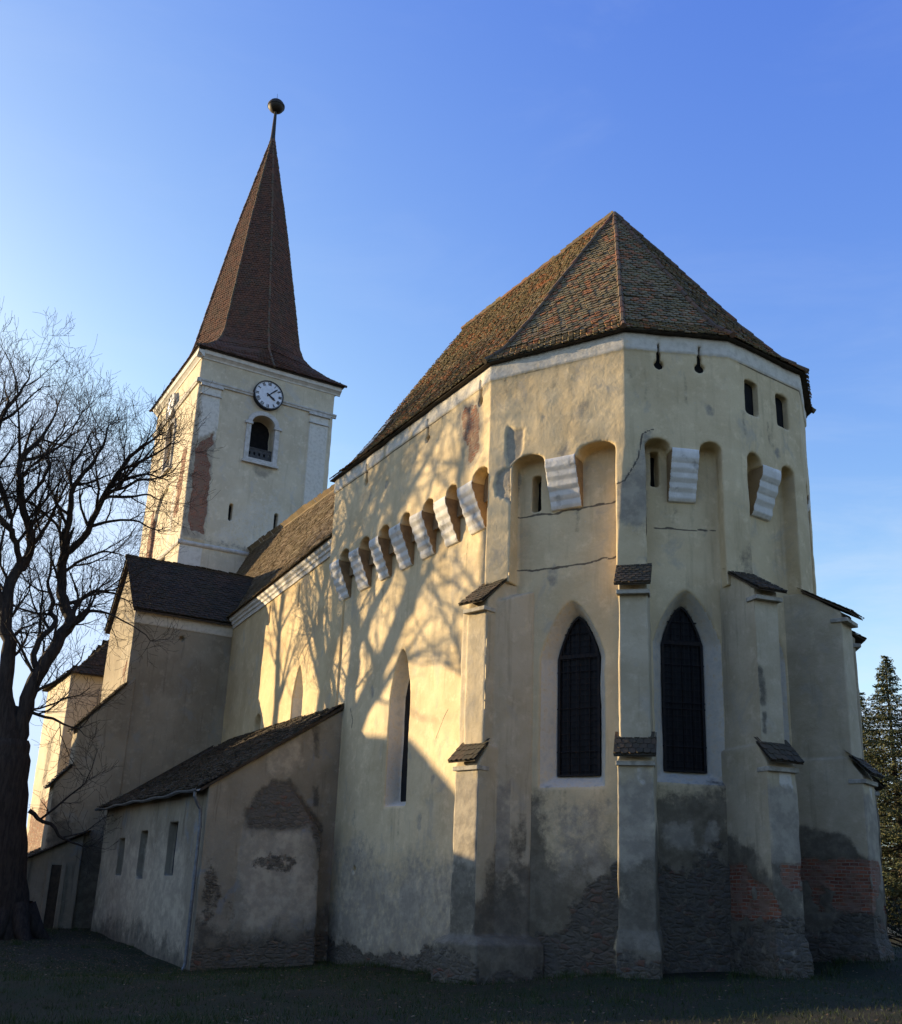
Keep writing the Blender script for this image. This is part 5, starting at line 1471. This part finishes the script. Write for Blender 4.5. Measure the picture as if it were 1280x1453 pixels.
shade_tree(-26.2, -18.2, [(-26.2, -18.2, -1, .4), (-26.0, -18.0, 6, .3), (-25.8, -18.0, 11.5, .2), (-25.6, -17.9, 14.5, .16), (-25.3, -17.8, 17.3, .12), (-25.1, -17.9, 20, .06)], 8,
           'upright bare tree beyond the left edge, its thin shadow near the apse corner')
shade_tree(-42.2, -17.2, [(-42.2, -17.2, -1, .5), (-42.0, -17.2, 7, .36), (-41.9, -17.1, 13.4, .26), (-42.3, -17.0, 16.5, .2), (-42.6, -17.2, 19, .12), (-42.8, -17, 21, .06)], 9,
           'farthest bare tree beyond the left edge, its shadow beside the small nave lancet')

# ---- conifers and shrub beyond the apse on the right
M_needle = None
def needle_mat(name, cols):
    s = NT(name); g = s.n('NewGeometry')
    col = s.ramp(g.outputs['Random Per Island'], [(i / (len(cols) - 1), c) for i, c in enumerate(cols)])
    return s.done(col, None, .8)
M_needle = needle_mat('spruce_needles', [(.03, .045, .018), (.05, .065, .024), (.075, .08, .03), (.11, .095, .04)])
M_brownleaf = needle_mat('withered_leaves', [(.05, .04, .02), (.085, .065, .03), (.12, .085, .04), (.07, .07, .03)])
M_hedge = needle_mat('hedge_leaves', [(.012, .018, .009), (.02, .028, .012), (.03, .034, .015)])
def spruce(x, y, h, rad, seed, label):
    r = np.random.default_rng(seed)
    root = empty('spruce', (x, y, 0)); tag(root, label, 'tree', 'spruces round the churchyard')
    mb = MB(); mb.add(*tube([(0, 0, -1), (0, 0, h * .5), (0, 0, h - .1)], [.28, .17, .02], 8))
    q, f = [], []
    br = MB()
    z = 1.0
    while z < h - .15:
        rr = rad * (1 - z / h) ** .85 * (1 + .12 * math.sin(z * 2.3))
        nb = int(6 + rr * 2.2)
        for k in range(nb):
            g = r.uniform(0, 6.283); L = rr * r.uniform(.62, 1.12)
            e = np.array([math.cos(g), math.sin(g), 0]); sd = np.array([-e[1], e[0], 0])
            pts = []
            for u in np.linspace(0, 1, 6):
                pts.append(e * L * u + np.array([0, 0, z + .28 * (1 - z / h) - L * (.30 * u - .26 * u * u)]))
            br.add(*tube(pts, [.035 * (1 - .85 * u) * (.4 + rr / rad) for u in np.linspace(0, 1, 6)], 3))
            m = int(16 + L * 26)
            for j in range(m):
                u = r.uniform(.12, 1) ** .8
                i = min(int(u * 5), 4); w_ = u * 5 - i
                p = pts[i] * (1 - w_) + pts[i + 1] * w_
                sp = .34 * (1 - .55 * u) * (.5 + .6 * rr / rad) + .05
                p = p + sd * r.normal(0, sp) + np.array([0, 0, -abs(r.normal(0, sp * .55))])
                d = e * r.uniform(.2, .9) + sd * r.normal(0, .6) + np.array([0, 0, r.uniform(-.7, .15)]); d /= np.linalg.norm(d)
                ss = np.cross(d, r.normal(0, 1, 3)); ss /= np.linalg.norm(ss)
                a = r.uniform(.09, .2); b_ = a * r.uniform(.16, .3)
                o = len(q)
                q += [tuple(p - ss * b_), tuple(p + d * a * .6 + ss * 0), tuple(p + ss * b_), tuple(p - d * a * .6)]
                f.append((o, o + 1, o + 2, o + 3))
        z += r.uniform(.22, .46) * (.55 + .6 * (1 - z / h))
    tr = mesh_obj('trunk', mb.v + br.v, mb.f + [tuple(i + len(mb.v) for i in a) for a in br.f], M_bark, root)
    mesh_obj('crown', q, f, M_needle, root)
    return root
spruce(-22.2, 45.7, 18.1, 6.2, 3, 'tall spruce standing clear against the sky right of the apse')
spruce(-28.3, 50.5, 17.2, 6.0, 4, 'darker spruce half hidden behind the apse buttress')
def leafy(name, label, cat, base, blobs, n, size, mat, seed):
    r = np.random.default_rng(seed)
    root = empty(name, base); tag(root, label, cat)
    q, f = [], []
    br = MB()
    for (x, y, z, rx, rz) in blobs:
        for k in range(6):
            g = r.uniform(0, 6.28); br.add(*tube([(0, 0, -.3), (x * .5, y * .5, z * .6), (x + math.cos(g) * rx * .7, y + math.sin(g) * rx * .7, z + r.uniform(-.2, .8) * rz)], [.05, .03, .008], 4))
        for k in range(n):
            d = r.normal(0, 1, 3); d /= np.linalg.norm(d)
            rr = r.uniform(.35, 1) ** .5
            cl = vnoise(np.array([[d[0] * 2 + x, d[1] * 2 + y, d[2] * 2 + z]]), seed)[0]
            if cl < .36: continue
            p = np.array([x, y, z]) + d * np.array([rx, rx, rz]) * rr * (.75 + .5 * cl)
            a = r.normal(0, 1, 3); a /= np.linalg.norm(a); b_ = np.cross(a, d); b_ /= np.linalg.norm(b_) + 1e-6
            sz = size * r.uniform(.6, 1.4); o = len(q)
            q += [tuple(p - a * sz), tuple(p + b_ * sz * .5), tuple(p + a * sz), tuple(p - b_ * sz * .5)]
            f.append((o, o + 1, o + 2, o + 3))
    mesh_obj('stems', br.v, br.f, M_bark, root)
    mesh_obj('foliage', q, f, mat, root)
    return root
leafy('withered_shrub', 'tall brownish half bare shrub below the spruces on the right', 'shrub', (-12.0, 38.6, -.2), [(0, 0, 3.4, 2.0, 2.4), (-1.6, 1.0, 4.2, 1.9, 2.2), (1.8, -.6, 2.8, 1.7, 2.0), (-3.2, .5, 3.2, 1.8, 2.2), (3.4, .8, 3.6, 1.8, 2.3)], 3600, .055, M_brownleaf, 5)
leafy('dark_hedge', 'low dark hedge behind the last buttress at the right edge', 'hedge', (-4.5, 25.5, -.2), [(k * 1.2, k * .55, 1.1, 1.1, 1.2) for k in range(-5, 6)], 2000, .05, M_hedge, 6)

# ---- buildings off to the left, behind the trees: their long shadow lies over the lower walls
def gable_house(name, label, s_, w0, w1, depth, zr, ze, hip):
    ew, es = np.array([.589, -.808]), np.array([.808, .589])
    P = lambda w_, s__, z: (*(ew * w_ + es * s__), z)
    c = ew * (w0 + w1) / 2 + es * s_
    root = empty(name, (c[0], c[1], -1)); tag(root, label, 'house')
    d = depth / 2
    O = np.array([c[0], c[1], -1])
    mb = MB()
    v = [P(w_, s_ + q, z) for z in (-1, ze) for w_, q in ((w0, -d), (w1, -d), (w1, d), (w0, d))]
    mb.add([np.array(p) - O for p in v], [(0, 1, 2, 3), (4, 5, 6, 7), (0, 1, 5, 4), (1, 2, 6, 5), (2, 3, 7, 6), (3, 0, 4, 7)])
    mb.build('wall', M_sac, root)
    q = .45
    v = [P(w0 - q, s_ - d - q, ze - .15), P(w1 + q, s_ - d - q, ze - .15), P(w1 + q, s_ + d + q, ze - .15), P(w0 - q, s_ + d + q, ze - .15), P(w0 + hip, s_, zr), P(w1 - hip, s_, zr)]
    v = [np.array(p) - O for p in v]
    mb = MB(); mb.add(v, [(0, 1, 5, 4), (2, 3, 4, 5), (1, 2, 5), (3, 0, 4), (0, 3, 2, 1)]); mb.build('roof', M_dtile, root)
    for k in range(5):
        ww = w0 + (w1 - w0) * (k + .5) / 5
        for z in (1.2, 4.4):
            if z + 1.6 > ze: continue
            mb = MB(); pc = np.array(P(ww, s_ + d + .02, z + .8)) - O
            mb.box(pc, [(*ew, 0), (*es, 0), (0, 0, 1)], (.5, .05, .8)); wn = mb.build('window', M_jamb, root)
            mb = MB(); mb.box(pc + np.array([*es, 0]) * .03, [(*ew, 0), (*es, 0), (0, 0, 1)], (.4, .05, .7)); mb.build('pane', M_glass, wn)
    return root
gable_house('village_house', 'two storey house with hipped tile roof beyond the left edge, behind the bare trees', -46, -12.5, .6, 8, 12.75, 9.0, 3.4)
# ---- unseen evergreens added round the camera to block low sky from the walls
big = spruce(30, -3, 18.5, 5.2, 12, 'tall sky-blocking spruce added behind the camera, second from the lawn corner east of the apse')
def copy_blocker_tree(o, loc, rz, sc, label):
    r = o.copy(); COL.objects.link(r); r.location = loc; r.rotation_euler = (0, 0, rz); r.scale = (sc, sc, sc); r['label'] = label
    for ch in o.children:
        k = ch.copy(); COL.objects.link(k); k.parent = r
for x, y, rz, sc, lab in ((29, 5, 1, 1.05, 'large sky-blocking spruce added behind the camera facing the apse straight on'), (25, 14, 2, .95, 'sky-blocking spruce added out of frame on the right, north east of the apse'),
        (19, 22, 3, 1.1, 'broad sky-blocking spruce added out of frame on the right, beyond the last buttress'), (33, -14, 4, 1.0, 'sky-blocking spruce added directly behind the camera'), (31, -24, 5, 1.08, 'sky-blocking spruce added behind the camera at the southern end of the row'),
        (20, -30, 2.5, .9, 'small sky-blocking spruce added south of the camera by itself'), (8, -34, .5, 1.0, 'sky-blocking spruce added south of the lawn facing the choir wall')):
    copy_blocker_tree(big, (x, y, -.2), rz, sc, lab)

# ---- churchyard wall off to the left: keeps the low sun off most of the lawn
def stone_wall(p, q, h, th=.6):
    p, q = np.array(p, float), np.array(q, float); t = (q - p) / np.linalg.norm(q - p); n_ = np.array([t[1], -t[0]])
    L_ = np.linalg.norm(q - p)
    m = (p + q) / 2
    root = empty('churchyard_wall', (m[0], m[1], -1)); tag(root, 'plastered churchyard wall with tiled coping beyond the left edge, shading the lawn', 'wall')
    o = wall('wall', [panel(p - np.array([0, 0]), t, n_, rect(0, L_, -1.2, h), [], th)], .12, M_sac, root, [], None, .03)
    o.location = (-m[0], -m[1], 1)
    mb = MB()
    a = np.array([*(p + n_ * .12), h]); b_ = np.array([*(q + n_ * .12), h]); c_ = np.array([*(p - n_ * (th + .12)), h]); d_ = np.array([*(q - n_ * (th + .12)), h]); up_ = np.array([0, 0, .35])
    e_, f_ = (a + c_) / 2 + up_, (b_ + d_) / 2 + up_
    O = np.array([m[0], m[1], -1])
    mb.add([x - O for x in (a, b_, d_, c_, e_, f_)], [(0, 1, 5, 4), (2, 3, 4, 5), (0, 4, 3), (1, 2, 5), (0, 3, 2, 1)])
    mb.build('coping', M_dtile, root)
stone_wall((-22.6, -35), (-16.1, -11.6), 5.6)
